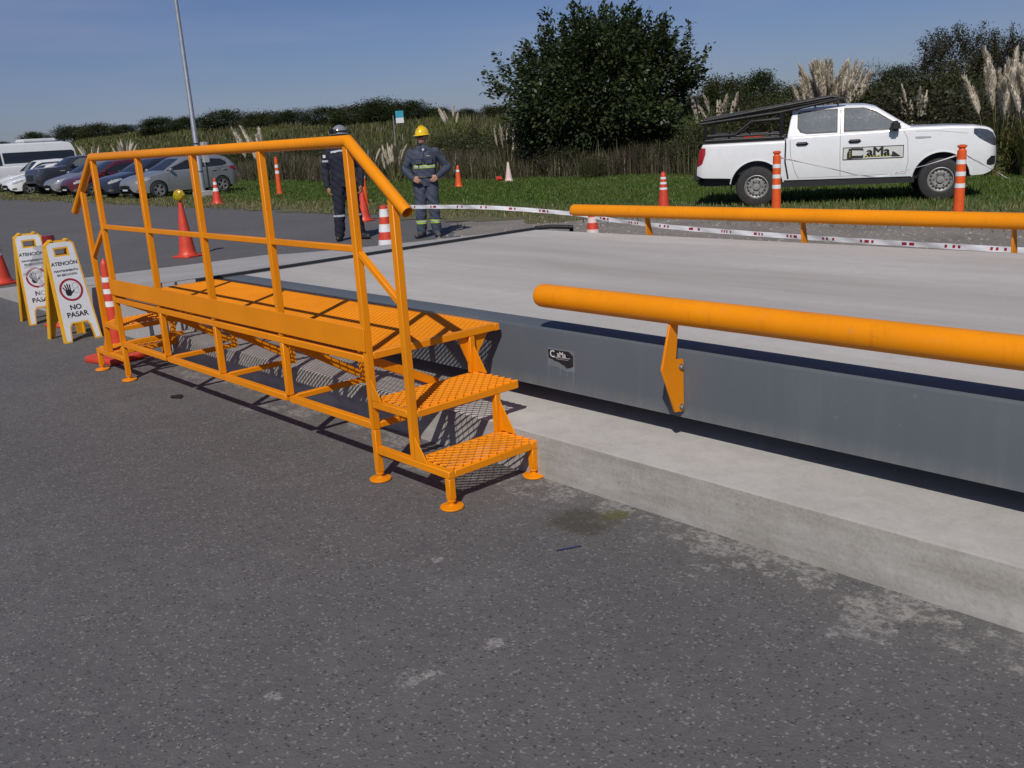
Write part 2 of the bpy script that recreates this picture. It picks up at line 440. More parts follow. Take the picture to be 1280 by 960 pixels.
def ground_mats():
    # asphalt
    m, nt, b = new_mat('worn_asphalt')
    pos = nt.nodes.new('ShaderNodeNewGeometry').outputs['Position']
    big = noise(nt, pos, 0.5, 5, 0.6)
    mid = noise(nt, pos, 5.0, 5, 0.65)
    c = mixc(nt, maprange(nt, big, 0.3, 0.7), (0.092, 0.090, 0.089), (0.138, 0.135, 0.132))
    c = mixc(nt, maprange(nt, mid, 0.35, 0.7, 0, 0.5), c, (0.066, 0.064, 0.066))
    mid2 = noise(nt, pos, 22.0, 4, 0.7)
    c = mixc(nt, maprange(nt, mid2, 0.5, 0.72, 0, 0.55), c, (0.160, 0.155, 0.150))
    c = mixc(nt, maprange(nt, mid2, 0.46, 0.28, 0, 0.45), c, (0.048, 0.047, 0.048))
    wear = noise(nt, pos, 1.7, 6, 0.75)
    c = mixc(nt, maprange(nt, wear, 0.56, 0.70, 0, 0.35), c, (0.175, 0.168, 0.160))
    wob = node(nt, 'ShaderNodeTexNoise', Scale=60.0, Detail=2.0); nt.links.new(pos, wob.inputs['Vector'])
    wv = node(nt, 'ShaderNodeVectorMath', operation='SCALE'); nt.links.new(wob.outputs['Color'], wv.inputs[0]); wv.inputs['Scale'].default_value = 0.022
    wp = node(nt, 'ShaderNodeVectorMath', operation='ADD'); nt.links.new(pos, wp.inputs[0]); nt.links.new(wv.outputs[0], wp.inputs[1])
    v1 = node(nt, 'ShaderNodeTexVoronoi', Scale=88.0); nt.links.new(wp.outputs[0], v1.inputs['Vector'])
    fine = noise(nt, pos, 130.0, 2, 0.6)
    c = mixc(nt, maprange(nt, fine, 0.3, 0.75, 0, 0.75), c, (0.128, 0.123, 0.122))
    rn = node(nt, 'ShaderNodeSeparateColor'); nt.links.new(v1.outputs['Color'], rn.inputs[0])
    chip = math_n(nt, 'MULTIPLY', math_n(nt, 'GREATER_THAN', rn.outputs[0], 0.83), math_n(nt, 'LESS_THAN', v1.outputs['Distance'], 0.45))
    c = mixc(nt, math_n(nt, 'MULTIPLY', chip, 0.62), c, (0.27, 0.26, 0.25))
    dk = math_n(nt, 'MULTIPLY', math_n(nt, 'LESS_THAN', rn.outputs[1], 0.16), math_n(nt, 'LESS_THAN', v1.outputs['Distance'], 0.45))
    c = mixc(nt, math_n(nt, 'MULTIPLY', dk, 0.6), c, (0.028, 0.027, 0.028))
    v2 = node(nt, 'ShaderNodeTexVoronoi', Scale=46.0); nt.links.new(wp.outputs[0], v2.inputs['Vector'])
    rn2 = node(nt, 'ShaderNodeSeparateColor'); nt.links.new(v2.outputs['Color'], rn2.inputs[0])
    chip2 = math_n(nt, 'MULTIPLY', math_n(nt, 'GREATER_THAN', rn2.outputs[2], 0.965), math_n(nt, 'LESS_THAN', v2.outputs['Distance'], 0.24))
    c = mixc(nt, math_n(nt, 'MULTIPLY', chip2, 0.85), c, (0.42, 0.40, 0.38))
    # cement splashes and dust along the foot of the plinth
    sx = nt.nodes.new('ShaderNodeSeparateXYZ'); nt.links.new(pos, sx.inputs[0])
    near = maprange(nt, math_n(nt, 'ABSOLUTE', math_n(nt, 'SUBTRACT', sx.outputs['Y'], 2.92)), 0.03, 0.60, 1.0, 0.0)
    inx = math_n(nt, 'MULTIPLY', maprange(nt, sx.outputs['X'], -7.5, -7.2), maprange(nt, sx.outputs['Y'], 1.9, 2.1))
    spl = noise(nt, pos, 3.2, 6, 0.72)
    s = maprange(nt, math_n(nt, 'ADD', spl, math_n(nt, 'MULTIPLY', near, 0.22)), 0.675, 0.72)
    spf = noise(nt, pos, 34.0, 4, 0.7)
    s = math_n(nt, 'MULTIPLY', math_n(nt, 'MULTIPLY', s, inx), maprange(nt, spf, 0.40, 0.58, 0.0, 1.0))
    c = mixc(nt, math_n(nt, 'MULTIPLY', s, 0.62), c, (0.36, 0.345, 0.325))
    dust = math_n(nt, 'MULTIPLY', math_n(nt, 'MULTIPLY', near, inx), maprange(nt, spl, 0.4, 0.7, 0.05, 0.35))
    c = mixc(nt, dust, c, (0.22, 0.212, 0.20))
    # a few isolated cement drips out on the asphalt
    for (px, py, pr_) in ((-2.177, 1.439, 0.035), (-2.144, 1.74, 0.028), (-2.16, 1.50, 0.025), (-2.42, 1.09, 0.022), (-2.787, 2.01, 0.02), (-2.115, 2.853, 0.05), (-1.929, 2.655, 0.022), (-1.873, 2.735, 0.03), (-1.831, 2.800, 0.035), (-1.742, 2.750, 0.03), (-1.40, 2.76, 0.05), (-1.24, 2.79, 0.05), (-1.14, 2.83, 0.04), (-1.62, 2.79, 0.03)):
        vd = node(nt, 'ShaderNodeVectorMath', operation='DISTANCE'); nt.links.new(pos, vd.inputs[0]); vd.inputs[1].default_value = (px, py, 0)
        d = math_n(nt, 'ADD', vd.outputs['Value'], math_n(nt, 'MULTIPLY', math_n(nt, 'SUBTRACT', noise(nt, pos, 24, 5, 0.75), 0.5), 0.20))
        c = mixc(nt, math_n(nt, 'MULTIPLY', maprange(nt, d, pr_ * 0.7, pr_ * 1.2, 0.75, 0.0), maprange(nt, spf, 0.40, 0.56, 0.1, 1.0)), c, (0.33, 0.315, 0.29))
    # greenish spill beside the foot of the stairs
    for (px, py, pr_, col) in ((-2.60, 2.66, 0.15, (0.050, 0.047, 0.033)), (-2.54, 2.80, 0.06, (0.085, 0.085, 0.012))):
        vd = node(nt, 'ShaderNodeVectorMath', operation='DISTANCE'); nt.links.new(pos, vd.inputs[0]); vd.inputs[1].default_value = (px, py, 0)
        d = math_n(nt, 'ADD', vd.outputs['Value'], math_n(nt, 'MULTIPLY', math_n(nt, 'SUBTRACT', noise(nt, pos, 18, 4, 0.7), 0.5), 0.22))
        c = mixc(nt, maprange(nt, d, pr_ * 0.6, pr_ * 1.2, 0.7, 0.0), c, col)
    nt.links.new(c, b.inputs['Base Color'])
    b.inputs['Roughness'].default_value = 0.82
    b.inputs['Specular IOR Level'].default_value = 0.35
    h = math_n(nt, 'ADD', math_n(nt, 'MULTIPLY', v1.outputs['Distance'], -0.6), fine)
    bump(nt, b, h, 0.55, 0.004)
    M['asphalt'] = m
    # concrete (deck, plinth, ramp)
    def conc(name, a, bb, stain, streak_axis, seed):
        m, nt, b = new_mat(name)
        pos = nt.nodes.new('ShaderNodeNewGeometry').outputs['Position']
        mp = node(nt, 'ShaderNodeMapping'); nt.links.new(pos, mp.inputs['Vector'])
        mp.inputs['Scale'].default_value = streak_axis; mp.inputs['Location'].default_value = (seed, seed * 1.7, 0)
        n1 = noise(nt, mp.outputs[0], 1.1, 6, 0.62)
        n2 = noise(nt, pos, 9.0, 6, 0.68)
        n3 = noise(nt, pos, 70.0, 3, 0.6)
        c = mixc(nt, maprange(nt, n1, 0.32, 0.68), a, bb)
        c = mixc(nt, maprange(nt, n2, 0.45, 0.75, 0, 0.55), c, stain)
        c = mixc(nt, maprange(nt, n3, 0.35, 0.7, 0, 0.22), c, (0.50, 0.48, 0.45))
        v = node(nt, 'ShaderNodeTexVoronoi', Scale=26.0); nt.links.new(pos, v.inputs['Vector'])
        rn = node(nt, 'ShaderNodeSeparateColor'); nt.links.new(v.outputs['Color'], rn.inputs[0])
        pit = math_n(nt, 'MULTIPLY', math_n(nt, 'GREATER_THAN', rn.outputs[0], 0.95), math_n(nt, 'LESS_THAN', v.outputs['Distance'], 0.12))
        c = mixc(nt, math_n(nt, 'MULTIPLY', pit, 0.5), c, (0.10, 0.095, 0.09))
        nt.links.new(c, b.inputs['Base Color'])
        b.inputs['Roughness'].default_value = 0.85
        b.inputs['Specular IOR Level'].default_value = 0.3
        hh = math_n(nt, 'ADD', math_n(nt, 'MULTIPLY', n2, 0.8), math_n(nt, 'MULTIPLY', n3, 0.35))
        bump(nt, b, hh, 0.35, 0.008)
        return m
    M['deck_concrete'] = conc('trowelled_deck_concrete', (0.36, 0.33, 0.30), (0.58, 0.565, 0.54), (0.40, 0.37, 0.335), (0.13, 0.95, 1.0), 3.0)
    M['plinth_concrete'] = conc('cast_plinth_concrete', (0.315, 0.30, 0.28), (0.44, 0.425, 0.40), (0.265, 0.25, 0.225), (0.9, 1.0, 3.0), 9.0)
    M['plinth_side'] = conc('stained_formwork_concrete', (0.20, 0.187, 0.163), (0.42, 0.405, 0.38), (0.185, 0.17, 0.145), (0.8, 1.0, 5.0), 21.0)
    M['ramp_concrete'] = conc('ramp_concrete', (0.34, 0.325, 0.31), (0.43, 0.415, 0.40), (0.30, 0.285, 0.265), (0.5, 0.9, 1.0), 15.0)
    M['pit_concrete'] = conc('dirty_pit_concrete', (0.12, 0.115, 0.11), (0.17, 0.16, 0.15), (0.09, 0.085, 0.08), (1, 1, 1), 5.0)
    # earth and lawn soil
    m, nt, b = new_mat('stony_earth')
    pos = nt.nodes.new('ShaderNodeNewGeometry').outputs['Position']
    n1 = noise(nt, pos, 0.9, 5); n2 = noise(nt, pos, 14, 5, 0.7)
    c = mixc(nt, maprange(nt, n1, 0.3, 0.7), (0.20, 0.178, 0.150), (0.31, 0.28, 0.245))
    c = mixc(nt, maprange(nt, n2, 0.4, 0.7, 0, 0.6), c, (0.09, 0.08, 0.066))
    nt.links.new(c, b.inputs['Base Color']); b.inputs['Roughness'].default_value = 0.95
    bump(nt, b, n2, 0.8, 0.03); M['earth'] = m
    m, nt, b = new_mat('lawn_soil')
    pos = nt.nodes.new('ShaderNodeNewGeometry').outputs['Position']
    n1 = noise(nt, pos, 0.7, 5); n2 = noise(nt, pos, 9, 5, 0.7)
    c = mixc(nt, maprange(nt, n1, 0.35, 0.65), (0.045, 0.085, 0.014), (0.075, 0.115, 0.022))
    c = mixc(nt, maprange(nt, n2, 0.5, 0.75, 0, 0.4), c, (0.10, 0.095, 0.05))
    sy = nt.nodes.new('ShaderNodeSeparateXYZ'); nt.links.new(pos, sy.inputs[0])
    dry = maprange(nt, math_n(nt, 'ADD', sy.outputs['Y'], math_n(nt, 'MULTIPLY', math_n(nt, 'SUBTRACT', n1, 0.5), 3.0)), 13.0, 16.5, 0.9, 0.0)
    c = mixc(nt, dry, c, (0.125, 0.115, 0.058))
    nt.links.new(c, b.inputs['Base Color']); b.inputs['Roughness'].default_value = 0.95
    bump(nt, b, n2, 0.8, 0.04); M['lawn'] = m
    m, nt, b = new_mat('scrub_soil')
    pos = nt.nodes.new('ShaderNodeNewGeometry').outputs['Position']
    n1 = noise(nt, pos, 0.12, 5); n2 = noise(nt, pos, 2.5, 5, 0.7)
    c = mixc(nt, maprange(nt, n1, 0.35, 0.65), (0.075, 0.080, 0.028), (0.14, 0.125, 0.058))
    c = mixc(nt, maprange(nt, n2, 0.4, 0.7, 0, 0.6), c, (0.05, 0.052, 0.024))
    nt.links.new(c, b.inputs['Base Color']); b.inputs['Roughness'].default_value = 0.95
    bump(nt, b, n2, 1.0, 0.15); M['scrub'] = m
ground_mats()
# ------------------------------------------------------------------ terrain and setting
rng = np.random.default_rng(7)
random.seed(11)

def sstep(t):
    t = min(1.0, max(0.0, t)); return t * t * (3 - 2 * t)
def bank_z(x, y):
    yb = y - 25.5 - 0.8 * math.sin(x * 0.11) - 0.03 * max(0.0, -x - 30)
    z = 2.35 * sstep(yb / 46.0) * (1 + min(1.3, max(0.0, (-x - 60.0) / 95.0)))
    z += 0.16 * math.sin(x * 0.21 + 1.0) * sstep(yb / 12.0) + 0.10 * math.sin(x * 0.5 + y * 0.37) * sstep(yb / 8.0)
    return z + 0.02

def sheet(name, xs, ys, zf, mat, kind='structure', skip=None):
    V = [(x, y, zf(x, y)) for y in ys for x in xs]
    n = len(xs); F = []
    for j in range(len(ys) - 1):
        for i in range(n - 1):
            if skip and skip((xs[i] + xs[i + 1]) / 2, (ys[j] + ys[j + 1]) / 2): continue
            F.append((j * n + i, j * n + i + 1, (j + 1) * n + i + 1, (j + 1) * n + i))
    mb = MB(); mb.add(V, F)
    o = mb.build(name, mat, None, angle=80)
    return tag(o, kind=kind)

g = sheet('asphalt_ground', [-900, -200, -60, -20, 0, 20, 60, 900], [-400, -60, -10, 3, 12, 30, 60, 900], lambda x, y: 0.0, M['asphalt'])
tag(g, 'worn dark grey asphalt yard with pale stone chips', 'ground')

# stony earth strip behind the weighbridge
def edge_poly(name, lower, upper, z, mat, label, cat, step=0.35, jit=0.22):
    xs = np.arange(lower[0][0], lower[-1][0] + 1e-6, step)
    lo = np.interp(xs, [p[0] for p in lower], [p[1] for p in lower]) + rng.normal(0, jit, len(xs))
    hi = np.interp(xs, [p[0] for p in upper], [p[1] for p in upper])
    V = []; F = []
    rows = 5
    for i, x in enumerate(xs):
        for k in range(rows):
            t = k / (rows - 1); V.append((x, lo[i] * (1 - t) + hi[i] * t, z))
    for i in range(len(xs) - 1):
        for k in range(rows - 1):
            a = i * rows + k; F.append((a, a + rows, a + rows + 1, a + 1))
    mb = MB(); mb.add(V, F)
    o = mb.build(name, mat, None, angle=80)
    return tag(o, label, cat, kind='structure')
edge_poly('bare_earth', [(-14.2, 11.2), (-12.6, 10.2), (-11, 9.2), (-8, 8.3), (10, 8.2)], [(-14.2, 14), (-12, 15.2), (10, 15.6)], 0.006, M['earth'],
          'stony bare earth strip behind the weighbridge', 'ground')
edge_poly('lawn', [(-120, 13.6), (-51, 12.9), (-25, 12.3), (-16, 11.8), (-12.5, 11.9), (-11.5, 13.4), (-8, 14.0), (20, 13.6)], [(-120, 30), (-51, 30), (20, 30)], 0.012, M['lawn'],
          'mown green lawn verge beyond the asphalt', 'lawn')
xs = list(np.arange(-320, 60, 4.0)); ys = [22.5 + 1.5 * i for i in range(34)] + [76, 84, 100, 130, 200, 400]
tag(sheet('scrub_bank', [-800, -400] + xs + [120, 400], ys, lambda x, y: bank_z(x, y) if y > 24.2 else 0.017, M['scrub']), 'overgrown scrubby bank rising behind the lawn', 'terrain')

# ---- numpy blade scatter ("stuff")
def blades(name, P, H, W, lean, mat, label, cat, seg=2):
    n = len(P)
    a = rng.uniform(0, 2 * np.pi, n); d = np.stack([np.cos(a), np.sin(a)], 1)
    s = np.stack([-d[:, 1], d[:, 0]], 1)
    L = rng.normal(0, 1, n) * lean * H
    V = np.zeros((n, 5, 3))
    for k, (t, w) in enumerate(((0, 1.0), (0.5, 0.8), (1.0, 0.0))):
        c = np.concatenate([P[:, :2] + d * (L * t * t)[:, None], (P[:, 2] + H * t * (1 - 0.12 * t))[:, None]], 1)
        if k < 2:
            V[:, 2 * k] = c; V[:, 2 * k + 1] = c
            V[:, 2 * k, :2] -= s * (W * w / 2)[:, None]; V[:, 2 * k + 1, :2] += s * (W * w / 2)[:, None]
        else: V[:, 4] = c
    base = (np.arange(n) * 5)[:, None]
    loops = np.concatenate([base + np.array([0, 1, 3, 2]), base + np.array([2, 3, 4])], 1)   # 7 loops per blade
    me = bpy.data.meshes.new(name)
    me.vertices.add(n * 5); me.vertices.foreach_set('co', V.reshape(-1))
    me.loops.add(n * 7); me.loops.foreach_set('vertex_index', loops.reshape(-1).astype(np.int32))
    me.polygons.add(n * 2)
    st = np.stack([np.arange(n) * 7, np.arange(n) * 7 + 4], 1).reshape(-1)
    me.polygons.foreach_set('loop_start', st.astype(np.int32))
    me.update(calc_edges=True); me.validate()
    me.materials.append(mat)
    o = bpy.data.objects.new(name, me); COL.objects.link(o)
    return tag(o, label, cat, kind='stuff')

def scatter(n, x0, x1, y0, y1, zf, keep=None):
    x = rng.uniform(x0, x1, n); y = rng.uniform(y0, y1, n)
    if keep is not None:
        k = keep(x, y); x = x[k]; y = y[k]
    z = np.array([zf(a, b) for a, b in zip(x, y)]) if zf else np.full(len(x), 0.012)
    return np.stack([x, y, z], 1)
def vnoise(x, y, s, ph=0.0):
    return (np.sin(x * s + ph + 1.7 * np.sin(y * s * 0.7 + ph)) + np.sin(y * s * 1.3 - ph + 1.3 * np.sin(x * s * 0.9)) ) * 0.25 + 0.5
lawn_lo = lambda x: np.interp(x, [-120, -51, -25, -16, -12.5, -11.5, -8, 20], [13.6, 12.9, 12.3, 11.8, 11.9, 13.4, 14.0, 13.6])
def P_lawn(n, x0, x1, y0, y1, pw=1.0):
    return scatter(n, x0, x1, y0, y1, None, lambda x, y: (y > lawn_lo(x) + 0.15) & (rng.uniform(0, 1, len(x)) < np.clip((y - lawn_lo(x) - 0.6) / 3.2, 0.04, 1) ** pw))
p1 = P_lawn(150000, -32, 2, 11.5, 25.5); p2 = P_lawn(60000, -75, -32, 12, 27)
P = np.concatenate([p1, p2]); dist = np.hypot(P[:, 0], P[:, 1])
H = rng.uniform(0.03, 0.085, len(P)) * (1 + dist / 100); W = rng.uniform(0.010, 0.02, len(P)) * (0.6 + dist / 28)
blades('lawn_grass', P, H, W, 0.35, M['lawn_blade'], 'short bright green mown grass on the verge', 'grass')
P = scatter(110000, -70, 4, 9.6, 17.5, None, lambda x, y: (np.abs(y - lawn_lo(x) - 1.0) < np.where(x > -13, 2.6, 2.3) * rng.uniform(0, 1, len(x)) ** 0.7) & ((vnoise(x, y, 1.6) > 0.42) | (y > lawn_lo(x) + 0.6)) & ~((x < -14.0) & (y < 11.9)))
dist = np.hypot(P[:, 0], P[:, 1])
blades('dry_grass', P, rng.uniform(0.03, 0.11, len(P)), rng.uniform(0.008, 0.016, len(P)) * (0.6 + dist / 28), 0.5, M['dry_blade'], 'dry yellowed grass along the edge of the lawn', 'grass')

# tall weeds along the back of the lawn, then rank grass up the bank
def weed_y0(x): return 22.6 + 0.9 * np.sin(x * 0.23) + 0.5 * np.sin(x * 0.61 + 1) + np.where(x < -40, (-x - 40) * 0.03, 0) + np.where(x > -16, 1.0, 0)
P = scatter(95000, -66, 8, 22, 32, bank_z, lambda x, y: (y > weed_y0(x)) & (vnoise(x, y, 0.9, 2) > 0.18))
dist = np.hypot(P[:, 0], P[:, 1])
hh = 0.75 + 0.85 * vnoise(P[:, 0], P[:, 1], 0.55, 0.6)
blades('tall_weeds', P, hh * rng.uniform(0.4, 1.1, len(P)), rng.uniform(0.012, 0.028, len(P)) * (0.5 + dist / 45), 0.40, M['weed_brown'], 'tangle of tall brown weeds along the back of the lawn', 'weeds')
P = scatter(150000, -190, 20, 26, 78, bank_z, lambda x, y: (y > weed_y0(x) + 2.5))
dist = np.hypot(P[:, 0], P[:, 1])
hh = 0.35 + 0.75 * vnoise(P[:, 0], P[:, 1], 0.3, 4.0)
blades('bank_grass', P, hh * rng.uniform(0.5, 1.3, len(P)), rng.uniform(0.03, 0.07, len(P)) * (0.4 + dist / 45), 0.3, M['bank_grass'], 'rank olive grass covering the bank', 'grass')
P = scatter(40000, -150, 20, 24, 70, bank_z, lambda x, y: (y > weed_y0(x) + 0.6) & (vnoise(x, y, 0.35, 5) > 0.5))
dist = np.hypot(P[:, 0], P[:, 1])
blades('olive_weeds', P, rng.uniform(0.7, 1.5, len(P)), rng.uniform(0.03, 0.06, len(P)) * (0.4 + dist / 45), 0.28, M['weed'], 'patches of taller olive weeds on the bank', 'weeds')

# gravel on the bare earth
def pebbles(name, n, area, s0, s1, mat, label):
    mb = MB()
    for i in range(n):
        x = random.uniform(area[0], area[1]); y = random.uniform(area[2], area[3]); s = random.uniform(s0, s1)
        q = Matrix.Rotation(random.uniform(0, 6.28), 3, 'Z')
        vs = [Vector((s, 0, 0)), Vector((0, s * 0.7, 0)), Vector((-s * 0.8, 0, 0)), Vector((0, -s * 0.8, 0)), Vector((0.1 * s, 0.1 * s, s * random.uniform(0.4, 0.7)))]
        mb.add([q @ v + Vector((x, y, 0.004)) for v in vs], [(0, 1, 4), (1, 2, 4), (2, 3, 4), (3, 0, 4), (0, 3, 2, 1)])
    o = mb.build(name, mat, None, smooth=False)
    return tag(o, label, 'gravel', kind='stuff')
M['stone'] = pmat('grey_stone', (0.22, 0.21, 0.195), 0.9, 0.4, 3, world_co=True)
M['grit'] = pmat('grey_grit', (0.24, 0.23, 0.22), 0.9, 0.5, 3, world_co=True)
pebbles('gravel', 2600, (-12.5, 4, 8.6, 14.4), 0.012, 0.05, M['stone'], 'loose grey stones scattered on the bare earth')
pebbles('grit', 1100, (-5.5, 1.2, 0.7, 2.9), 0.0015, 0.0045, M['grit'], 'loose grit scattered on the asphalt')

# ------------------------------------------------------------------ weighbridge
XE, XR = -7.02, 13.5
pl = MB()
pl.prism([(2.912, -0.02), (2.912, 0.214), (2.920, 0.222), (6.986, 0.222), (6.994, 0.214), (6.994, -0.02)], (-7.4, 0, 0), (0, 1, 0), (0, 0, 1), (XR + 8.4, 0, 0))
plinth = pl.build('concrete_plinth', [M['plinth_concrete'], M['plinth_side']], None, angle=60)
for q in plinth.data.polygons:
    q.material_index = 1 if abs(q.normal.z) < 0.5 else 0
tag(plinth, 'cast concrete foundation plinth under the weighbridge', 'plinth', kind='structure')

wb = thing('weighbridge', 'long weighbridge deck with grey steel side beams and concrete top', 'weighbridge', (XE, 4.95, 0.222), local=False)
def side_beam(y0, y1, sgn, dz=0.0):
    m = MB()
    # pressed channel section, rounded top corner on the outside
    o, i = (y0, y1) if sgn > 0 else (y1, y0)
    s = sgn
    poly = [(o, 0.33), (o, 0.632 - dz), (o + s * 0.004, 0.640 - dz), (o + s * 0.012, 0.645 - dz), (i, 0.645 - dz), (i, 0.61 - dz), (o + s * 0.012, 0.61 - dz), (o + s * 0.012, 0.342), (i, 0.342), (i, 0.33)]
    m.prism(poly, (XE, 0, 0), (0, 1, 0), (0, 0, 1), (XR - XE, 0, 0))
    return m.build('side_beam', M['grey_steel'], wb)
beam = side_beam(3.25, 3.41, 1)
side_beam(6.52, 6.68, -1, 0.07)
m = MB(); m.span((XE + 0.008, 3.412, 0.40), (XR, 6.518, 0.642)); m.span((XE + 0.008, 6.519, 0.577), (XR, 6.672, 0.6415)); m.build('concrete_deck', M['deck_concrete'], wb)
m = MB(); m.span((XE - 0.012, 3.25, 0.33), (XE + 0.006, 6.68, 0.645)); m.build('end_plate', M['grey_steel'], wb)
m = MB()
m.span((XE - 0.075, 3.05, 0.56), (XE - 0.014, 6.70, 0.662))
m.tube([(XE - 0.045, 6.70, 0.655), (XE + 0.03, 6.86, 0.655), (XE + 0.18, 7.0, 0.64), (XE + 0.1, 7.08, 0.55)], 0.022, 8)
m.build('rubber_joint', M['black_rubber'], wb)
for lx in (-6.4, -1.7, 3.2, 8.0, 12.6):
    for ly in (3.75, 6.15):
        m = MB(); m.lathe([(0.11, 0.225), (0.11, 0.25), (0.06, 0.25), (0.06, 0.37), (0.1, 0.37), (0.1, 0.398)], 14, (lx, ly, 0)); m.build('load_cell', M['galv'], wb)
for sx_ in (-5.2, -0.62, 2.9, 6.4, 9.9):
    m = MB(); m.tube([(sx_, 3.2495, 0.335), (sx_ + 0.003, 3.2495, 0.48), (sx_, 3.2495, 0.63)], 0.0035, 6); m.build('weld_seam', M['grey_steel'], beam)
# worn black maker's sticker on the beam face
def beam_pt(x, z, d=0.0015): return Vector((x, 3.25 - d, z))
st = MB()
poly = [(-3.378, 0.536), (-3.23, 0.541), (-3.212, 0.528), (-3.202, 0.524), (-3.203, 0.468), (-3.225, 0.457), (-3.25, 0.452), (-3.262, 0.463), (-3.285, 0.469), (-3.30, 0.477), (-3.335, 0.481), (-3.352, 0.488), (-3.376, 0.492)]
st.prism(poly, (0, 3.2498, 0), (1, 0, 0), (0, 0, 1), (0, -0.0014, 0))
sticker = st.build('sticker', M['print_black'], beam)
tag(sticker, 'torn black maker sticker with white lettering')
t = text_mb('C', 0.050, (-3.348, 3.2482, 0.515), (1, 0, 0), (0, 0, 1), 0.0, 0.0012); t2 = text_mb('aMa', 0.038, (-3.283, 3.2482, 0.518), (1, 0, 0), (0, 0, 1), 0.0, 0.0005)
t.add(t2.v, t2.f); t.build('lettering', M['sign_white'], beam, recalc=False)
m = MB(); m.prism([(-3.335, 0.502), (-3.222, 0.507), (-3.222, 0.5035), (-3.335, 0.4985)], (0, 3.2484, 0), (1, 0, 0), (0, 0, 1), (0, -0.0006, 0))
m.prism([(-3.32, 0.494), (-3.235, 0.497), (-3.235, 0.495), (-3.32, 0.492)], (0, 3.2484, 0), (1, 0, 0), (0, 0, 1), (0, -0.0006, 0))
m.build('lettering', M['print_grey'], beam)
M['scuff'] = pmat('scuffed_bare_paint', (0.15, 0.17, 0.19), 0.5, 0.15, 20)
m = MB(); m.prism([(-3.383, 0.545), (-3.195, 0.548), (-3.192, 0.441), (-3.25, 0.436), (-3.32, 0.449), (-3.385, 0.452)], (0, 3.2499, 0), (1, 0, 0), (0, 0, 1), (0, -0.0006, 0)); m.build('glue_mark', M['scuff'], beam)
for x0, x1, z0 in ((-3.383, -3.378, 0.37), (-3.30, -3.292, 0.40), (-3.21, -3.20, 0.36), (-3.25, -3.244, 0.41)):
    m = MB(); m.prism([(x0, 0.45), (x1, 0.45), ((x0 + x1) / 2 + 0.001, z0), ((x0 + x1) / 2 - 0.001, z0)], (0, 3.2499, 0), (1, 0, 0), (0, 0, 1), (0, -0.0005, 0)); m.build('glue_run', M['scuff'], beam)

# approach ramp
def ramp():
    mb = MB(); nx, ny = 26, 8; V = []; F = []
    for j in range(ny + 1):
        y = 3.05 + (6.98 - 3.05) * j / ny
        for i in range(nx + 1):
            t = i / nx
            xs_ = -13.95 + 0.5 * j / ny; x = xs_ + (XE - 0.078 - xs_) * t
            V.append((x, y, 0.006 + 0.640 * (0.15 * t + 0.85 * t ** 1.15 if t > 0 else 0)))
    n = nx + 1
    for j in range(ny):
        for i in range(nx): F.append((j * n + i, j * n + i + 1, (j + 1) * n + i + 1, (j + 1) * n + i))
    b = len(V)
    V += [(v[0], v[1], -0.05) for v in V[:]]
    for i in range(nx):
        F.append((i, b + i, b + i + 1, i + 1)); k = ny * n + i; F.append((k, k + 1, b + k + 1, b + k))
    for j in range(ny):
        k = j * n + nx; F.append((k, b + k, b + k + n, k + n)); k = j * n; F.append((k, k + n, b + k + n, b + k))
    mb.add(V, F)
    o = mb.build('approach_ramp', M['ramp_concrete'], None, angle=30)
    tag(o, 'pale concrete approach ramp leading up to the weighbridge', 'ramp', kind='structure')
ramp()

# guard rails
def guard(y, s, x0, zc, r, brackets, label):
    root = thing('guard_rail', label, 'guard rail', (x0, y, 0.645), group='guard rails along the weighbridge', local=False)
    m = MB(); m.tube([(x0 - 0.001, y, zc), (x0 + 0.012, y, zc), (x0 + 0.03, y, zc), (XR, y, zc + 0.01)], [r * 0.90, r * 0.985, r, r], 28); m.build('tube', M['orange_pipe'], root, angle=50)
    yb = 3.25 if s > 0 else 6.68
    for bx in brackets:
        m = MB()
        # profile in (out from beam face, z)
        prof = [(0.084, zc - 0.03), (0.030, zc - 0.05), (0.052, 0.611), (-0.003, 0.604), (-0.003, 0.362), (0.062, 0.371), (0.150, 0.581), (0.118, 0.685)]
        m.prism([(yb - s * 0.004 - s * max(a, 0.0), z) for a, z in prof], (bx - 0.006, 0, 0), (0, 1, 0), (0, 0, 1), (0.012, 0, 0))
        br = m.build('bracket', M['orange'], root, bevel=0.002)
        m = MB(); m.span((bx - 0.05, yb - s * 0.0005, 0.37), (bx - 0.0065, yb - s * 0.008, 0.595)); m.span((bx - 0.014, yb - s * 0.0085, 0.37), (bx - 0.0065, yb - s * 0.05, 0.595)); m.build('angle_cleat', M['orange'], br, bevel=0.0015)
        for z in (0.572, 0.388):
            m = MB(); m.lathe([(0.014, 0), (0.014, 0.003)], 14, (bx + 0.0062, yb - s * 0.026, z), 'x'); m.lathe([(0.010, 0.003), (0.010, 0.010), (0.008, 0.012)], 6, (bx + 0.0062, yb - s * 0.026, z), 'x'); m.build('bolt', M['bolt'], br)
    return root
guard(3.185, 1, -3.345, 0.828, 0.0578, (-2.52, 0.3, 3.1, 5.9, 8.7, 11.5), 'thick orange tube guard rail on the beam carrying the black sticker')
guard(6.70, -1, -6.51, 0.848, 0.056, (-5.62, -4.03, -2.45, 0.8, 3.4, 6.0), 'orange tube guard rail on the lawn side of the deck')

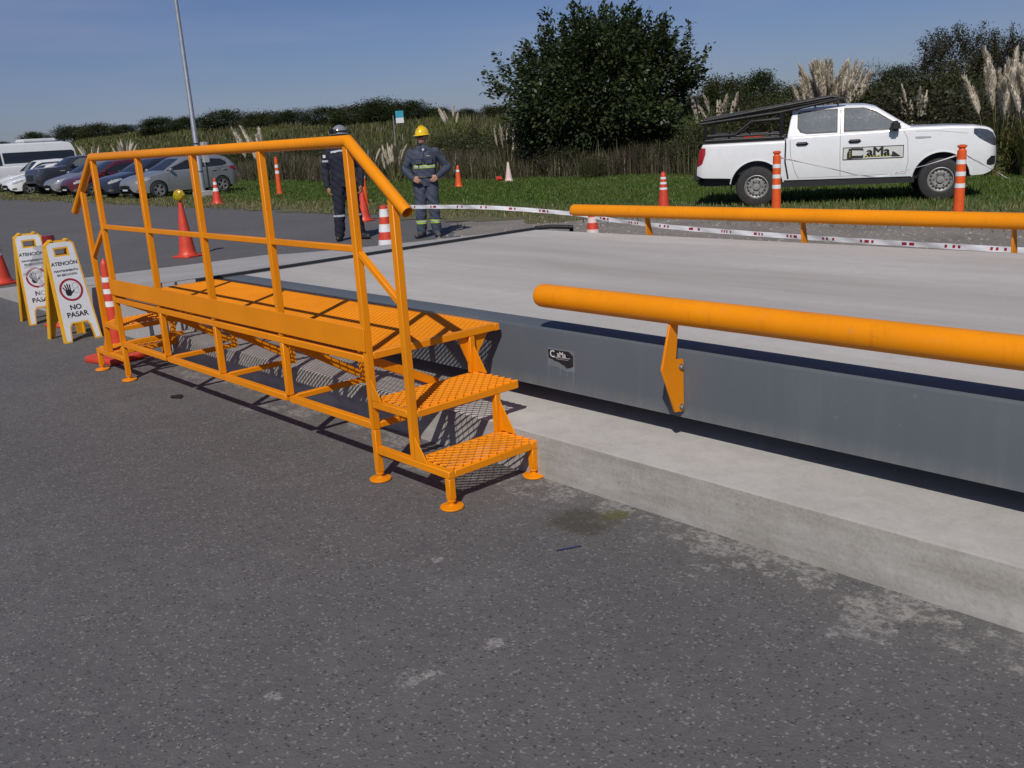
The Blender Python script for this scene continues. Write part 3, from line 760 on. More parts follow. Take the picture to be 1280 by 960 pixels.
# ------------------------------------------------------------------ access platform
xA, BAY, ys = -3.717, 0.817, 2.388
xF = xA - 4 * BAY
zl, zu, zp, zm, zt = 0.282, 0.612, 0.645, 1.138, 1.62
W1, W2, W3 = 0.51, 0.631, 0.806
plat = thing('access_platform', 'orange steel access platform with handrail and mesh steps beside the weighbridge', 'access platform', ((xA + xF) / 2, ys + 0.3, 0), local=False)
OR = M['orange']
def bar(name, p, q, w=0.036, h=0.036, parent=plat, up=(0, 0, 1), bev=0.003):
    m = MB(); m.bar(p, q, w, h, up); return m.build(name, OR, parent, bevel=bev)
def grating(name, x0, x1, y0, y1, z, sx, ly, parent, sw=0.0032, th=0.006):
    mb = MB(); n = max(2, int(round((x1 - x0) / sx))); k = max(2, int(round((y1 - y0) / (ly / 2))))
    dx = (x1 - x0) / n; dy = (y1 - y0) / k
    for i in range(n):
        vs = []; fs = []
        for j in range(k + 1):
            s = 1 if (i + j) % 2 else -1
            cx = x0 + dx * (i + 0.5) + s * dx * 0.43; cy = y0 + dy * j
            tilt = 0.0015
            vs += [(cx - sw, cy, z - th + tilt), (cx + sw, cy, z - th - tilt), (cx + sw, cy, z - tilt), (cx - sw, cy, z + tilt)]
        for j in range(k):
            for a in range(4):
                b = (a + 1) % 4
                fs.append((j * 4 + a, j * 4 + b, j * 4 + 4 + b, j * 4 + 4 + a))
        mb.add(vs, fs)
    o = mb.build(name, M['orange_tread'], parent, smooth=False, recalc=False)
    return o
def foot(x, y, ztop):
    m = MB(); m.bar((x, y, 0.045), (x, y, ztop), 0.034, 0.034)
    lg = m.build('leg', OR, plat, bevel=0.003)
    m = MB(); m.lathe([(0.0, 0.0), (0.052, 0.001), (0.055, 0.006), (0.053, 0.012), (0.02, 0.016), (0.013, 0.018), (0.013, 0.034), (0.02, 0.034), (0.02, 0.044), (0.0, 0.044)], 22, (x, y, 0.001)); m.build('foot_pad', OR, lg)
# main frame
foot(xA, ys, zl - 0.019); foot(xF, ys, zl - 0.019)
for i in range(5):
    x = xF + i * BAY
    zb = zl - 0.018 if i in (0, 4) else zl + 0.019
    bar('post', (x, ys, zb if i in (0, 4) else zl + 0.019), (x, ys, zu - 0.019 if i not in (0, 4) else zt - 0.02), 0.036, 0.036)
    if i not in (0, 4):
        bar('rail_post', (x, ys, zu + 0.02), (x, ys, zt - 0.022), 0.036, 0.036)
for i in range(4):
    a, b = xF + i * BAY + 0.019, xF + (i + 1) * BAY - 0.019
    bar('lower_beam', (a, ys, zl), (b, ys, zl)) if i in (0, 3) else bar('lower_beam', (a - 0.038 if i == 2 else a, ys, zl), (b, ys, zl))
    bar('mid_rail', (a, ys, zm), (b, ys, zm), 0.030, 0.030)
bar('upper_beam', (xF + 0.019, ys, zu), (xA - 0.019, ys, zu))
m = MB(); m.span((xF - 0.018, ys - 0.0255, zp + 0.008), (xA + 0.017, ys - 0.0195, zp + 0.122)); m.build('toe_plate', OR, plat, bevel=0.001)
# handrail pipe with sloping ends
m = MB(); m.tube([(-7.53, ys, 1.235), (xF - 0.012, ys, zt), (xA + 0.012, ys, zt), (-3.302, ys, 1.312)], 0.0275, 18, hollow=0.004)
m.build('handrail', M['orange_pipe'], plat, angle=30)
# cross members under the deck
yr = 2.868
for i in range(5):
    x = xF + i * BAY
    bar('cross_member', (x, ys + 0.019, zl), (x, yr - 0.019, zl), 0.030, 0.030)
    if i in (1, 2, 3):
        bar('inner_post', (x, yr, zl - 0.017), (x, yr, 0.588), 0.032, 0.032)
        bar('joist', (x, ys + 0.019, 0.606), (x, ys + W3 - 0.018, 0.606), 0.034, 0.034)
        bar('cross_brace', (x + 0.022, ys + 0.03, 0.585), (x + 0.022, ys + 0.44, 0.33), 0.008, 0.045)
bar('inner_beam', (xF, yr, 0.566), (xA, yr, 0.566), 0.03, 0.036) if False else None
bar('outer_beam', (xF - 0.017, ys + W3, 0.626), (xA + 0.017, ys + W3, 0.626), 0.034, 0.038)
bar('front_beam', (xA + 0.001, ys + 0.019, 0.6275), (xA + 0.001, ys + W3 - 0.018, 0.6275), 0.034, 0.036)
bar('front_beam', (xF - 0.001, ys + 0.019, 0.6275), (xF - 0.001, ys + W3 - 0.018, 0.6275), 0.034, 0.036)
# small knee braces carrying the overhang
for i in (1, 2, 3):
    x = xF + i * BAY
    bar('knee_brace', (x, yr + 0.016, 0.45), (x, ys + W3 - 0.05, 0.592), 0.03, 0.012)
grating('deck_grating', xF + 0.018, xA - 0.016, ys + 0.004, ys + W3 - 0.018, zp - 0.002, 0.0185, 0.046, plat, 0.0022, 0.006)
def gusset(p, a, b, n):
    m = MB(); p = Vector(p); a = Vector(a); b = Vector(b); n = Vector(n)
    m.add([p - n, p + a - n, p + b - n, p + n, p + a + n, p + b + n], [(0, 1, 2), (5, 4, 3), (0, 3, 4, 1), (1, 4, 5, 2), (2, 5, 3, 0)])
    m.build('gusset', OR, plat)
def stairs(x0, s):
    X1 = x0 + s * 0.317; X2 = x0 + s * 0.562
    zs1, zs2 = 0.18, 0.413
    near = s > 0
    # handrail support post
    bar('rail_post', (X1, ys, zs1 + 0.0005), (X1, ys, (1.395 if near else 1.39)), 0.036, 0.036)
    bar('rail_brace', (x0 + s * 0.02, ys, zm - 0.02), (X1 - s * 0.018, ys, 0.915), 0.028, 0.028)
    # bottom step
    foot(X2, ys, zs1 - 0.036); foot(X2, ys + W1, zs1 - 0.036)
    st1 = bar('step_frame', (x0 + s * 0.019, ys, zs1 - 0.018), (X2 + s * 0.018, ys, zs1 - 0.018), 0.036, 0.0355)
    bar('step_frame', (X2, ys + 0.0185, zs1 - 0.018), (X2, ys + W1 - 0.0185, zs1 - 0.018), 0.036, 0.035)
    bar('step_frame', (X1 - s * 0.018, ys + W1, zs1 - 0.018), (X2 + s * 0.018, ys + W1, zs1 - 0.018), 0.036, 0.0355)
    bar('step_frame', (X1, ys + 0.0185, zs1 - 0.018), (X1, ys + W1 - 0.0185, zs1 - 0.018), 0.036, 0.034)
    grating('step_grating', min(X1 + s * 0.018, X2 + s * 0.016), max(X1 + s * 0.018, X2 + s * 0.016), ys + 0.012, ys + W1 + 0.014, zs1 + 0.006, 0.025, 0.05, st1, 0.0019)
    # middle step
    bar('step_post', (X1, ys + W1, zs1), (X1, ys + W1, zs2 - 0.036), 0.034, 0.034)
    st2 = bar('step_frame', (x0 + s * 0.019, ys, zs2 - 0.018), (X1 - s * 0.0185, ys, zs2 - 0.018), 0.034, 0.0355)
    bar('step_frame', (X1, ys + 0.0185, zs2 - 0.018), (X1, ys + W2 + 0.018, zs2 - 0.018), 0.036, 0.035)
    bar('step_frame', (x0, ys + W2, zs2 - 0.018), (X1 - s * 0.0185, ys + W2, zs2 - 0.018), 0.036, 0.0345)
    bar('step_frame', (x0, ys + 0.019, zs2 - 0.018), (x0, ys + W2 - 0.0185, zs2 - 0.018), 0.034, 0.034)
    grating('step_grating', min(x0 + s * 0.016, X1 + s * 0.015), max(x0 + s * 0.016, X1 + s * 0.015), ys + 0.012, ys + W2 + 0.016, zs2 + 0.006, 0.025, 0.05, st2, 0.0019)
    bar('step_post', (x0, ys + W2, zs2), (x0, ys + W2, 0.609), 0.034, 0.034)
    T = 0.004
    gusset((X1 + s * 0.018, ys - 0.012, zs1 + 0.002), (s * 0.085, 0, 0), (0, 0, 0.11), (0, T, 0))
    gusset((X1 + s * 0.0165, ys + W1 + 0.008, zs1 + 0.010), (s * 0.10, 0, 0), (0, 0, 0.15), (0, T, 0))
    gusset((x0 + s * 0.018, ys - 0.012, zs2 + 0.002), (s * 0.075, 0, 0), (0, 0, 0.10), (0, T, 0))
    gusset((x0 + s * 0.0165, ys + W2 + 0.008, zs2 + 0.010), (s * 0.085, 0, 0), (0, 0, 0.13), (0, T, 0))
    gusset((x0 - s * 0.010, ys + W2 + 0.018, 0.606), (0, 0.11, 0), (0, 0, -0.14), (T, 0, 0))
    gusset((x0 - s * 0.010, ys + W2 - 0.018, 0.606), (0, -0.06, 0), (0, 0, -0.14), (T, 0, 0))
    bar('front_brace', (x0 - s * 0.03, ys + 0.03, 0.60), (x0 - s * 0.03, ys + 0.42, 0.40), 0.012, 0.045)
stairs(xA, 1)
stairs(xF, -1)
# ------------------------------------------------------------------ cones and delineators
def cone(name, loc, h, r0, r1, base, bands, mat, label, group, base_h=0.035, knob=False, rotz=0.3, tip=True, band_mat=None, base_mat=None, tilt=None):
    root = thing(name, label, 'cone', loc, rotz, group)
    if tilt: root.rotation_euler = tilt
    rad = lambda z: r0 + (r1 - r0) * (z - base_h) / (h - base_h)
    m = MB()
    prof = [(r0 * 1.12, base_h - 0.002), (r0 * 1.1, base_h + 0.012), (r0, base_h + 0.03)]
    for z in np.linspace(base_h + 0.06, h - 0.02, 10): prof.append((rad(z), z))
    if knob: prof += [(r1, h - 0.02), (r1 * 0.7, h), (r1 * 0.7, h + 0.015), (r1 * 1.05, h + 0.03), (r1 * 1.05, h + 0.05), (r1 * 0.5, h + 0.062), (0, h + 0.062)]
    elif tip: prof += [(r1 * 0.85, h), (0.004, h + 0.03), (0, h + 0.03)]
    else: prof += [(r1, h), (r1 - 0.006, h), (r1 - 0.006, h - 0.1), (0, h - 0.1)]
    m.lathe(prof, 24)
    body = m.build('cone_body', mat, root, angle=50)
    m = MB(); s = base / 2; k = s * 0.22
    m.prism([(-s + k, -s), (s - k, -s), (s, -s + k), (s, s - k), (s - k, s), (-s + k, s), (-s, s - k), (-s, -s + k)], (0, 0, 0.001), (1, 0, 0), (0, 1, 0), (0, 0, base_h - 0.004))
    m.build('base', base_mat or mat, root, bevel=0.005)
    for z0, z1 in bands:
        m = MB(); m.lathe([(rad(z0) + 0.0015, z0), (rad(z1) + 0.0015, z1)], 24)
        m.f = [f for f in m.f if len(f) == 4]; m.m = [0] * len(m.f)
        m.build('reflective_band', band_mat or M['reflect_white'], body, recalc=False)
    return root
CG = 'traffic cones and delineators around the work area'
cone('traffic_cone', (-14.44, 3.42, 0), 0.76, 0.155, 0.03, 0.36, [(0.40, 0.45), (0.50, 0.54)], M['cone_red'], 'red cone beyond the two warning signs with two thin pale bands', CG)
cone('traffic_cone', (-7.86, 2.64, 0), 0.80, 0.066, 0.030, 0.42, [(0.44, 0.485), (0.545, 0.585), (0.64, 0.68)], M['cone_red'], 'slim red cone with three white bands under the platform end', CG, base_h=0.05)
c = cone('traffic_cone', (-14.71, 6.26, 0), 0.86, 0.135, 0.030, 0.37, [], M['cone_red'], 'plain orange red cone carrying a round yellow lamp', CG, tip=False)
lamp = thing('warning_lamp', 'round yellow warning lamp on top of plain red cone', 'lamp', (-14.71, 6.26, 0.86), R(40))
m = MB(); m.lathe([(0.0, -0.035), (0.085, -0.035), (0.092, -0.02), (0.092, 0.02), (0.085, 0.035), (0.0, 0.035)], 8, (0, 0, 0.11), 'y'); m.build('housing', M['sign_yellow'], lamp)
for s in (-1, 1):
    m = MB(); m.lathe([(0.078, 0.0), (0.074, 0.018), (0.05, 0.032), (0.0, 0.038)], 20, (0, 0, 0), 'y')
    m.xform(Matrix.Translation((0, s * 0.036, 0.11)) @ (Matrix.Identity(4) if s > 0 else Matrix.Rotation(math.pi, 4, 'Z'))); m.build('lens', M['lamp_yellow'], lamp)
m = MB(); m.tube([(0, 0, -0.06), (0, 0, 0.03)], 0.018, 10); m.build('stem', M['black_plastic'], lamp)
c = cone('traffic_cone', (-10.06, 2.885, 0), 0.78, 0.11, 0.03, 0.28, [(0.5, 0.56)], M['cone_red'], 'red cone squeezed between the two warning signs', CG, tip=False)
lamp = thing('warning_lamp', 'dark red barrel lamp on the cone between the signs', 'lamp', (-10.06, 2.885, 0.78), 0)
m = MB(); m.lathe([(0.0, 0.012), (0.058, 0.012), (0.062, 0.03), (0.058, 0.06), (0.060, 0.10), (0.056, 0.125), (0.0, 0.13)], 20); m.build('lens', M['lamp_red'], lamp)
m = MB(); m.lathe([(0.0, -0.02), (0.05, -0.02), (0.064, 0.011), (0.0, 0.011)], 20); m.build('collar', M['black_plastic'], lamp)
cone('traffic_cone', (-28.0, 13.1, 0.012), 0.78, 0.15, 0.032, 0.40, [(0.40, 0.50), (0.60, 0.68)], M['cone_red'], 'red cone with two white bands on grass beside the lamp post', CG)
cone('delineator_post', (-29.9, 16.3, 0.012), 1.22, 0.10, 0.055, 0.30, [(0.72, 0.82), (0.92, 1.02)], M['cone_orange'], 'tall orange delineator with two white bands behind the lamp post cone', CG, knob=True)
cone('delineator_post', (-21.07, 13.94, 0.012), 0.98, 0.06, 0.045, 0.22, [(0.70, 0.77)], M['cone_orange'], 'slim orange delineator standing behind the navy clothed worker', CG, knob=True)
cone('traffic_cone', (-16.9, 11.1, 0), 0.68, 0.14, 0.03, 0.36, [], M['cone_red'], 'plain red cone standing behind the navy clothed worker', CG)
cone('traffic_cone', (-11.24, 7.72, 0), 0.73, 0.135, 0.050, 0.36, [(0.14, 0.25), (0.36, 0.47), (0.57, 0.68)], M['cone_red'], 'red and white striped cone holding the end of the barrier tape', CG, tip=False)
cone('traffic_cone', (-23.94, 19.43, 0.012), 0.68, 0.12, 0.035, 0.30, [(0.50, 0.56)], M['cone_orange'], 'small orange cone on the lawn in front of the weeds', CG)
cone('traffic_cone', (-24.1, 21.75, 0.012), 0.64, 0.13, 0.03, 0.42, [], M['cone_faded'], 'faded whitish cone standing on the far lawn edge', CG)
cone('traffic_cone', (-24.55, 21.7, 0.10), 0.42, 0.10, 0.04, 0.20, [], M['cone_red'], 'toppled red cone lying beside the faded whitish cone', CG, tilt=(R(84), 0, R(60)))
cone('traffic_cone', (-11.26, 14.0, 0.012), 0.72, 0.11, 0.045, 0.30, [(0.42, 0.46), (0.52, 0.56), (0.61, 0.65)], M['cone_red'], 'red cone with three thin white bands beside the truck tail', CG)
cone('traffic_cone', (-8.14, 8.71, 0), 0.60, 0.13, 0.045, 0.34, [(0.15, 0.23), (0.31, 0.39), (0.47, 0.54)], M['cone_red'], 'short red and white striped cone behind the deck edge', CG, tip=False, band_mat=M['cone_faded'])
d1 = cone('delineator_post', (-8.44, 13.32, 0.012), 1.02, 0.075, 0.060, 0.30, [(0.50, 0.56), (0.66, 0.72), (0.82, 0.88)], M['cone_orange'], 'orange delineator with three white bands beside the truck rear wheel', CG, knob=True)
d2 = cone('delineator_post', (-5.67, 13.53, 0.012), 1.02, 0.075, 0.060, 0.30, [(0.50, 0.56), (0.66, 0.72), (0.82, 0.88)], M['cone_orange'], 'orange delineator with three white bands beside the truck front wheel', CG, knob=True)

# ------------------------------------------------------------------ barrier tape
def tape(name, pts, w, label, period=0.42, sag=0.02, twist=0.15, red=True):
    P = []; K = [Vector(p) for p in pts]
    for i in range(len(K) - 1):
        a, b = K[i], K[i + 1]; p0 = K[max(i - 1, 0)]; p3 = K[min(i + 2, len(K) - 1)]; L = (b - a).length; n = max(2, int(L / 0.022))
        for k in range(n):
            t = k / n
            P.append(0.5 * (2 * a + (b - p0) * t + (2 * p0 - 5 * a + 4 * b - p3) * t * t + (3 * a - p0 - 3 * b + p3) * t ** 3))
    P.append(Vector(pts[-1]))
    mb = MB(); V = []; F = []; Mi = []; s = 0.0
    for i, p in enumerate(P):
        if i: s += (p - P[i - 1]).length
        d = (P[min(i + 1, len(P) - 1)] - P[max(i - 1, 0)]).normalized()
        sd = d.cross(Vector((0, 0, 1))).normalized()
        a = twist * math.sin(s * 2.1) + 0.12 * math.sin(s * 5.3)
        up = (Vector((0, 0, 1)) * math.cos(a) + sd * math.sin(a))
        for q in (-0.5, -0.28, 0.28, 0.5): V.append(p + up * q * w + sd * 0.004 * math.sin(s * 17 + q * 3))
        if i:
            ph = (s % period) / period
            on = red and (ph < 0.36) and (int(ph / 0.36 * 8) % 2 == 0)
            for k in range(3):
                F.append(((i - 1) * 4 + k, i * 4 + k, i * 4 + k + 1, (i - 1) * 4 + k + 1)); Mi.append(1 if (on and k == 1) else 0)
    mb.v = [tuple(v) for v in V]; mb.f = F; mb.m = Mi
    o = mb.build(name, [M['tape_white'], M['tape_red']], None, recalc=False)
    return tag(o, label, 'tape')
tape('barrier_tape', [(-11.20, 7.76, 0.70), (-9.57, 8.10, 0.694), (-8.38, 8.6, 0.586), (-7.74, 8.75, 0.498), (-6.36, 8.9, 0.402), (-3.14, 8.9, 0.345), (0.5, 8.95, 0.36), (4.0, 9.0, 0.5)], 0.052, 'white barrier tape with red print strung low behind the weighbridge')
tape('barrier_tape', [(-8.385, 13.34, 0.985), (-7.52, 13.37, 0.80), (-6.87, 13.40, 0.68), (-6.21, 13.45, 0.81), (-5.72, 13.50, 0.95), (-5.62, 13.52, 0.95), (-5.08, 13.2, 0.75), (-4.65, 13.0, 0.61), (-3.2, 12.6, 0.35)], 0.022, 'thin twisted white tape sagging between the two delineators beside the truck', twist=1.2, period=0.9)

# ------------------------------------------------------------------ A-frame warning signs
def rounded(poly, r=0.012):
    out = []
    n = len(poly)
    for i in range(n):
        p = Vector(poly[i]); a = (Vector(poly[i - 1]) - p).normalized(); b = (Vector(poly[(i + 1) % n]) - p).normalized()
        rr = min(r, (Vector(poly[i - 1]) - p).length * 0.4, (Vector(poly[(i + 1) % n]) - p).length * 0.4)
        s = p + a * rr; e = p + b * rr
        for t in (0, 0.33, 0.67, 1): out.append(tuple((s * (1 - t) ** 2 + p * 2 * t * (1 - t) + e * t * t)))
    return out
def ring_prism(mb, outer, inner, o, u, v, t, m=0):
    # outer & inner same length loops
    o = Vector(o); u = Vector(u); v = Vector(v); t = Vector(t); n = len(outer)
    A = [o + u * a + v * b for a, b in outer]; B = [o + u * a + v * b for a, b in inner]
    V = A + B + [p + t for p in A] + [p + t for p in B]; F = []
    for i in range(n):
        j = (i + 1) % n
        F += [(i, j, n + j, n + i), (2 * n + i, 3 * n + i, 3 * n + j, 2 * n + j), (i, 2 * n + i, 2 * n + j, j), (n + i, n + j, 3 * n + j, 3 * n + i)]
    mb.add(V, F, m)
def a_frame(loc, rotz, label):
    # local: front face looks along +X; width along Y; feet on z = 0
    root = thing('warning_sign', label, 'warning sign', loc, rotz, 'warning signs by the ramp')
    Lh, spread = 0.93, 0.215
    wb_, wt = 0.168, 0.128           # half widths bottom / top
    def panel_frame(sgn):
        foot_ = Vector((sgn * spread, 0, 0.0)); top = Vector((sgn * 0.018, 0, 0.0))
        hgt = math.sqrt(Lh ** 2 - (spread - 0.018) ** 2)
        top.z = hgt
        v = (top - foot_).normalized(); u = Vector((0, sgn * 1.0, 0)) ; n = u.cross(v).normalized()
        return foot_, u, v, n
    def half(z): return wb_ + (wt - wb_) * z / Lh
    outline = [(-half(0), 0.0), (-half(0) + 0.062, 0.0), (-0.085, 0.135), (-0.06, 0.165), (0.06, 0.165), (0.085, 0.135), (half(0) - 0.062, 0.0), (half(0), 0.0), (half(0.86), 0.86), (wt - 0.03, Lh), (-wt + 0.03, Lh), (-half(0.86), 0.86)]
    for sgn in (1, -1):
        f, u, v, n = panel_frame(sgn)
        hw0, hw1, hz0, hz1 = -0.055, 0.055, 0.80, 0.855
        # board built in three pieces round the handle slot, one mesh
        m = MB()
        low = [(-half(0), 0.0), (-half(0) + 0.062, 0.0), (-0.088, 0.135), (-0.064, 0.165), (0.064, 0.165), (0.088, 0.135), (half(0) - 0.062, 0.0), (half(0), 0.0), (half(hz0), hz0), (-half(hz0), hz0)]
        t = -n * 0.022
        m.prism(low, f, u, v, t)
        m.prism([(-half(hz0), hz0), (hw0, hz0), (hw0, hz1), (-half(hz1), hz1)], f, u, v, t)
        m.prism([(hw1, hz0), (half(hz0), hz0), (half(hz1), hz1), (hw1, hz1)], f, u, v, t)
        m.prism([(-half(hz1), hz1), (half(hz1), hz1), (half(0.90), 0.90), (wt - 0.035, Lh), (-wt + 0.035, Lh), (-half(0.90), 0.90)], f, u, v, t)
        board = m.build('panel', M['sign_yellow'], root, bevel=0.0)
        # side flange folded back, so that the panel reads as moulded plastic
        m = MB()
        for q in (-1, 1):
            m.prism([(q * half(0), 0.0), (q * (half(0) - 0.012), 0.0), (q * (half(0.87) - 0.012), 0.87), (q * half(0.87), 0.87)], f - n * 0.0225, u, v, -n * 0.035)
        m.build('rim', M['sign_yellow'], board)
        # white printed face
        m = MB(); e = 0.014
        face = [(-half(0) + e, 0.012), (-half(0) + 0.055, 0.012), (-0.098, 0.14), (-0.072, 0.178), (0.072, 0.178), (0.098, 0.14), (half(0) - 0.055, 0.012), (half(0) - e, 0.012), (half(0.785) - e, 0.785), (-half(0.785) + e, 0.785)]
        m.prism(face, f + n * 0.0003, u, v, n * 0.0012)
        m.prism([(-half(0.785) + e, 0.785), (-0.068, 0.785), (-0.068, 0.868), (-half(0.868) + e, 0.868)], f + n * 0.0003, u, v, n * 0.0012)
        m.prism([(0.068, 0.785), (half(0.785) - e, 0.785), (half(0.868) - e, 0.868), (0.068, 0.868)], f + n * 0.0003, u, v, n * 0.0012)
        m.prism([(-half(0.868) + e, 0.868), (half(0.868) - e, 0.868), (half(0.9) - e - 0.004, 0.895), (wt - 0.05, 0.914), (-wt + 0.05, 0.914), (-half(0.9) + e + 0.004, 0.895)], f + n * 0.0003, u, v, n * 0.0012)
        m.build('printed_face', M['sign_white'], board)
        F0 = f + n * 0.0022
        def txt(s, size, h, bold, sx=1.0, mat='print_black'):
            tm = text_mb(s, size, F0 + v * h, u, v, 0.0003, bold, sx=sx); tm.build('lettering', M[mat], board, recalc=False)
        txt('ATENCIÓN', 0.047, 0.718, 0.0016, 0.98); txt('MANTENIMIENTO', 0.0265, 0.652, 0.0010, 1.0); txt('EN EJECUCIÓN', 0.0265, 0.615, 0.0010, 1.0)
        txt('NO', 0.066, 0.312, 0.0022); txt('PASAR', 0.066, 0.245, 0.0022, 1.0)
        # red ring with hand
        c0 = F0 + v * 0.475
        N = 40
        ring = lambda r: [(r * math.cos(2 * math.pi * i / N), r * math.sin(2 * math.pi * i / N)) for i in range(N)]
        m = MB(); ring_prism(m, ring(0.105), ring(0.086), c0, u, v, n * 0.0006); m.build('red_ring', M['print_red'], board)
        m = MB(); o = c0 + n * 0.0003
        m.prism(rounded([(-0.048, -0.052), (-0.012, -0.056), (0.000, -0.030), (0.000, 0.0), (-0.05, 0.004), (-0.056, -0.02)], 0.012), o, u, v, n * 0.0005)
        for (bx, by, tx, ty, w) in ((-0.050, -0.004, -0.072, 0.030, 0.0095), (-0.037, 0.0, -0.050, 0.050, 0.010), (-0.023, 0.002, -0.028, 0.058, 0.010), (-0.009, 0.0, -0.006, 0.050, 0.0095), (-0.006, -0.036, 0.026, -0.004, 0.0105)):
            d = (Vector((tx, ty)) - Vector((bx, by))); L = d.length; d.normalize(); q = Vector((-d.y, d.x)) * w * 0.55
            a, b = Vector((bx, by)), Vector((tx, ty))
            m.prism(rounded([tuple(a - q), tuple(b - q), tuple(b + q), tuple(a + q)], w * 0.5), o + n * 0.00005 * random.random(), u, v, n * 0.0005)
        m.build('hand_symbol', M['print_black'], board)
        m = MB()
        m2 = ring(0.024)
        ring_prism(m, [(0.042 + a, 0.034 + b * 1.1) for a, b in ring(0.026)], [(0.042 + a, 0.034 + b * 1.1) for a, b in ring(0.0225)], o, u, v, n * 0.0005)
        m.prism([(0.02, -0.03), (0.023, -0.03), (0.023, 0.008), (0.02, 0.008)], o, u, v, n * 0.0005); m.prism([(0.06, -0.045), (0.063, -0.045), (0.068, 0.01), (0.065, 0.01)], o, u, v, n * 0.0005)
        m.prism([(0.02, -0.034), (0.05, -0.034), (0.05, -0.031), (0.02, -0.031)], o, u, v, n * 0.0005)
        m.build('figure_outline', M['print_grey'], board)
    hgt = math.sqrt(Lh ** 2 - (spread - 0.018) ** 2)
    m = MB()
    for y in (-0.07, 0.07): m.box((0, y, hgt + 0.002), (0.055, 0.03, 0.022))
    m.build('hinge', M['sign_yellow'], root, bevel=0.003)
    return root
a_frame((-9.20, 2.715, 0), R(4), 'yellow framed NO PASAR floor sign standing nearer the orange platform')
a_frame((-10.57, 2.83, 0), R(-3), 'yellow framed warning sign half hidden behind its twin')
# crumpled clear film caught between the signs
def film():
    m = MB(); V = []; F = []; n, k = 14, 5
    for i in range(n):
        t = i / (n - 1); c = Vector((-9.42 - 0.12 * math.sin(t * 3), 2.60 + 0.05 * math.sin(t * 9), 0.86 - 0.48 * t))
        w = 0.045 + 0.06 * abs(math.sin(t * 4.5))
        for j in range(k):
            a = j / (k - 1) - 0.5
            V.append(c + Vector((random.uniform(-0.025, 0.025), a * w * 2 + random.uniform(-0.015, 0.015), random.uniform(-0.018, 0.018))))
    for i in range(n - 1):
        for j in range(k - 1): F.append((i * k + j, i * k + j + 1, (i + 1) * k + j + 1, (i + 1) * k + j))
    m.add(V, F); o = m.build('plastic_film', M['plastic_film'], None, smooth=False, recalc=False)
    tag(o, 'crumpled clear plastic film hanging between the two signs', 'plastic film')
film()

# litter on the asphalt
m = MB(); m.tube([(-2.475, 2.372, 0.006), (-2.432, 2.466, 0.006)], 0.003, 8); tag(m.build('pen', pmat('dark_blue_plastic', (0.03, 0.03, 0.10), 0.4), None), 'thin dark blue stick lying on the asphalt by the plinth', 'pen')
m = MB(); m.add([(-6.26, 2.40, 0.005), (-6.19, 2.36, 0.012), (-6.12, 2.41, 0.006), (-6.18, 2.45, 0.016)], [(0, 1, 3), (1, 2, 3)]); tag(m.build('dead_leaf', M['hair'], None), 'dark dead leaf lying on asphalt beside the platform', 'leaf')

# ------------------------------------------------------------------ lamp post
lp = thing('lamp_post', 'tall grey galvanised lamp post rising from a concrete footing on grass', 'lamp post', (-33.8, 15.3, 0.0))
m = MB(); m.tube([(0, 0, 0.2), (0, 0, 1.2), (0, 0, 1.25), (0, 0, 9.0)], [0.115, 0.11, 0.095, 0.055], 16); m.build('pole', M['galv'], lp)
m = MB(); m.span((-0.28, -0.28, -0.05), (0.28, 0.28, 0.22)); m.build('concrete_footing', M['plinth_concrete'], lp, bevel=0.02)
m = MB(); m.span((0.06, 0.115, 1.22), (0.30, 0.30, 1.95)); bxx = m.build('junction_box', pmat('grey_box', (0.35, 0.37, 0.38), 0.5), lp, bevel=0.01)
m = MB(); m.tube([(0.18, 0.2, 1.22), (0.18, 0.2, 0.6), (0.14, 0.22, 0.05)], 0.03, 8); m.build('conduit', M['black_plastic'], lp)
for z in (0.9, 1.5, 1.9):
    m = MB(); m.lathe([(0.116, z), (0.118, z), (0.118, z + 0.03), (0.116, z + 0.03)], 16); m.build('strap', M['black_plastic'], lp)

# ------------------------------------------------------------------ distant sign and mast
sg = thing('roadside_sign', 'small teal and white sign on a post far out on the bank', 'sign', (-56.7, 41.05, bank_z(-56.7, 41.05)), math.atan2(-41.05, 56.7) + math.pi / 2)
m = MB(); m.tube([(-0.45, 0, 0), (-0.45, 0, 2.6)], 0.035, 8); m.tube([(0.1, 0, 0), (0.1, 0, 1.3)], 0.03, 8); m.build('post', M['galv'], sg)
zz = 3.17 - bank_z(-56.7, 41.05)
m = MB(); m.span((-0.28, -0.02, zz - 0.05), (0.28, 0.02, zz + 0.42)); m.build('teal_panel', M['sign_teal'], sg)
m = MB(); m.span((-0.28, -0.02, zz - 0.42), (0.28, 0.02, zz - 0.055)); m.build('white_panel', M['sign_white'], sg)

# ------------------------------------------------------------------ workers
def ball(mb, c, r, n=14):
    rx, ry, rz = r if hasattr(r, '__len__') else (r, r, r)
    pr_ = [(max(1e-4, math.sin(math.pi * i / 9)), -math.cos(math.pi * i / 9)) for i in range(10)]
    V = []; F = []
    for a, z in pr_:
        for j in range(n):
            t = 2 * math.pi * j / n; V.append(Vector((a * math.cos(t) * rx, a * math.sin(t) * ry, z * rz)) + Vector(c))
    for i in range(9):
        for j in range(n): F.append((i * n + j, i * n + (j + 1) % n, (i + 1) * n + (j + 1) % n, (i + 1) * n + j))
    F.append(tuple(reversed(range(n)))); F.append(tuple(9 * n + j for j in range(n)))
    mb.add(V, F)

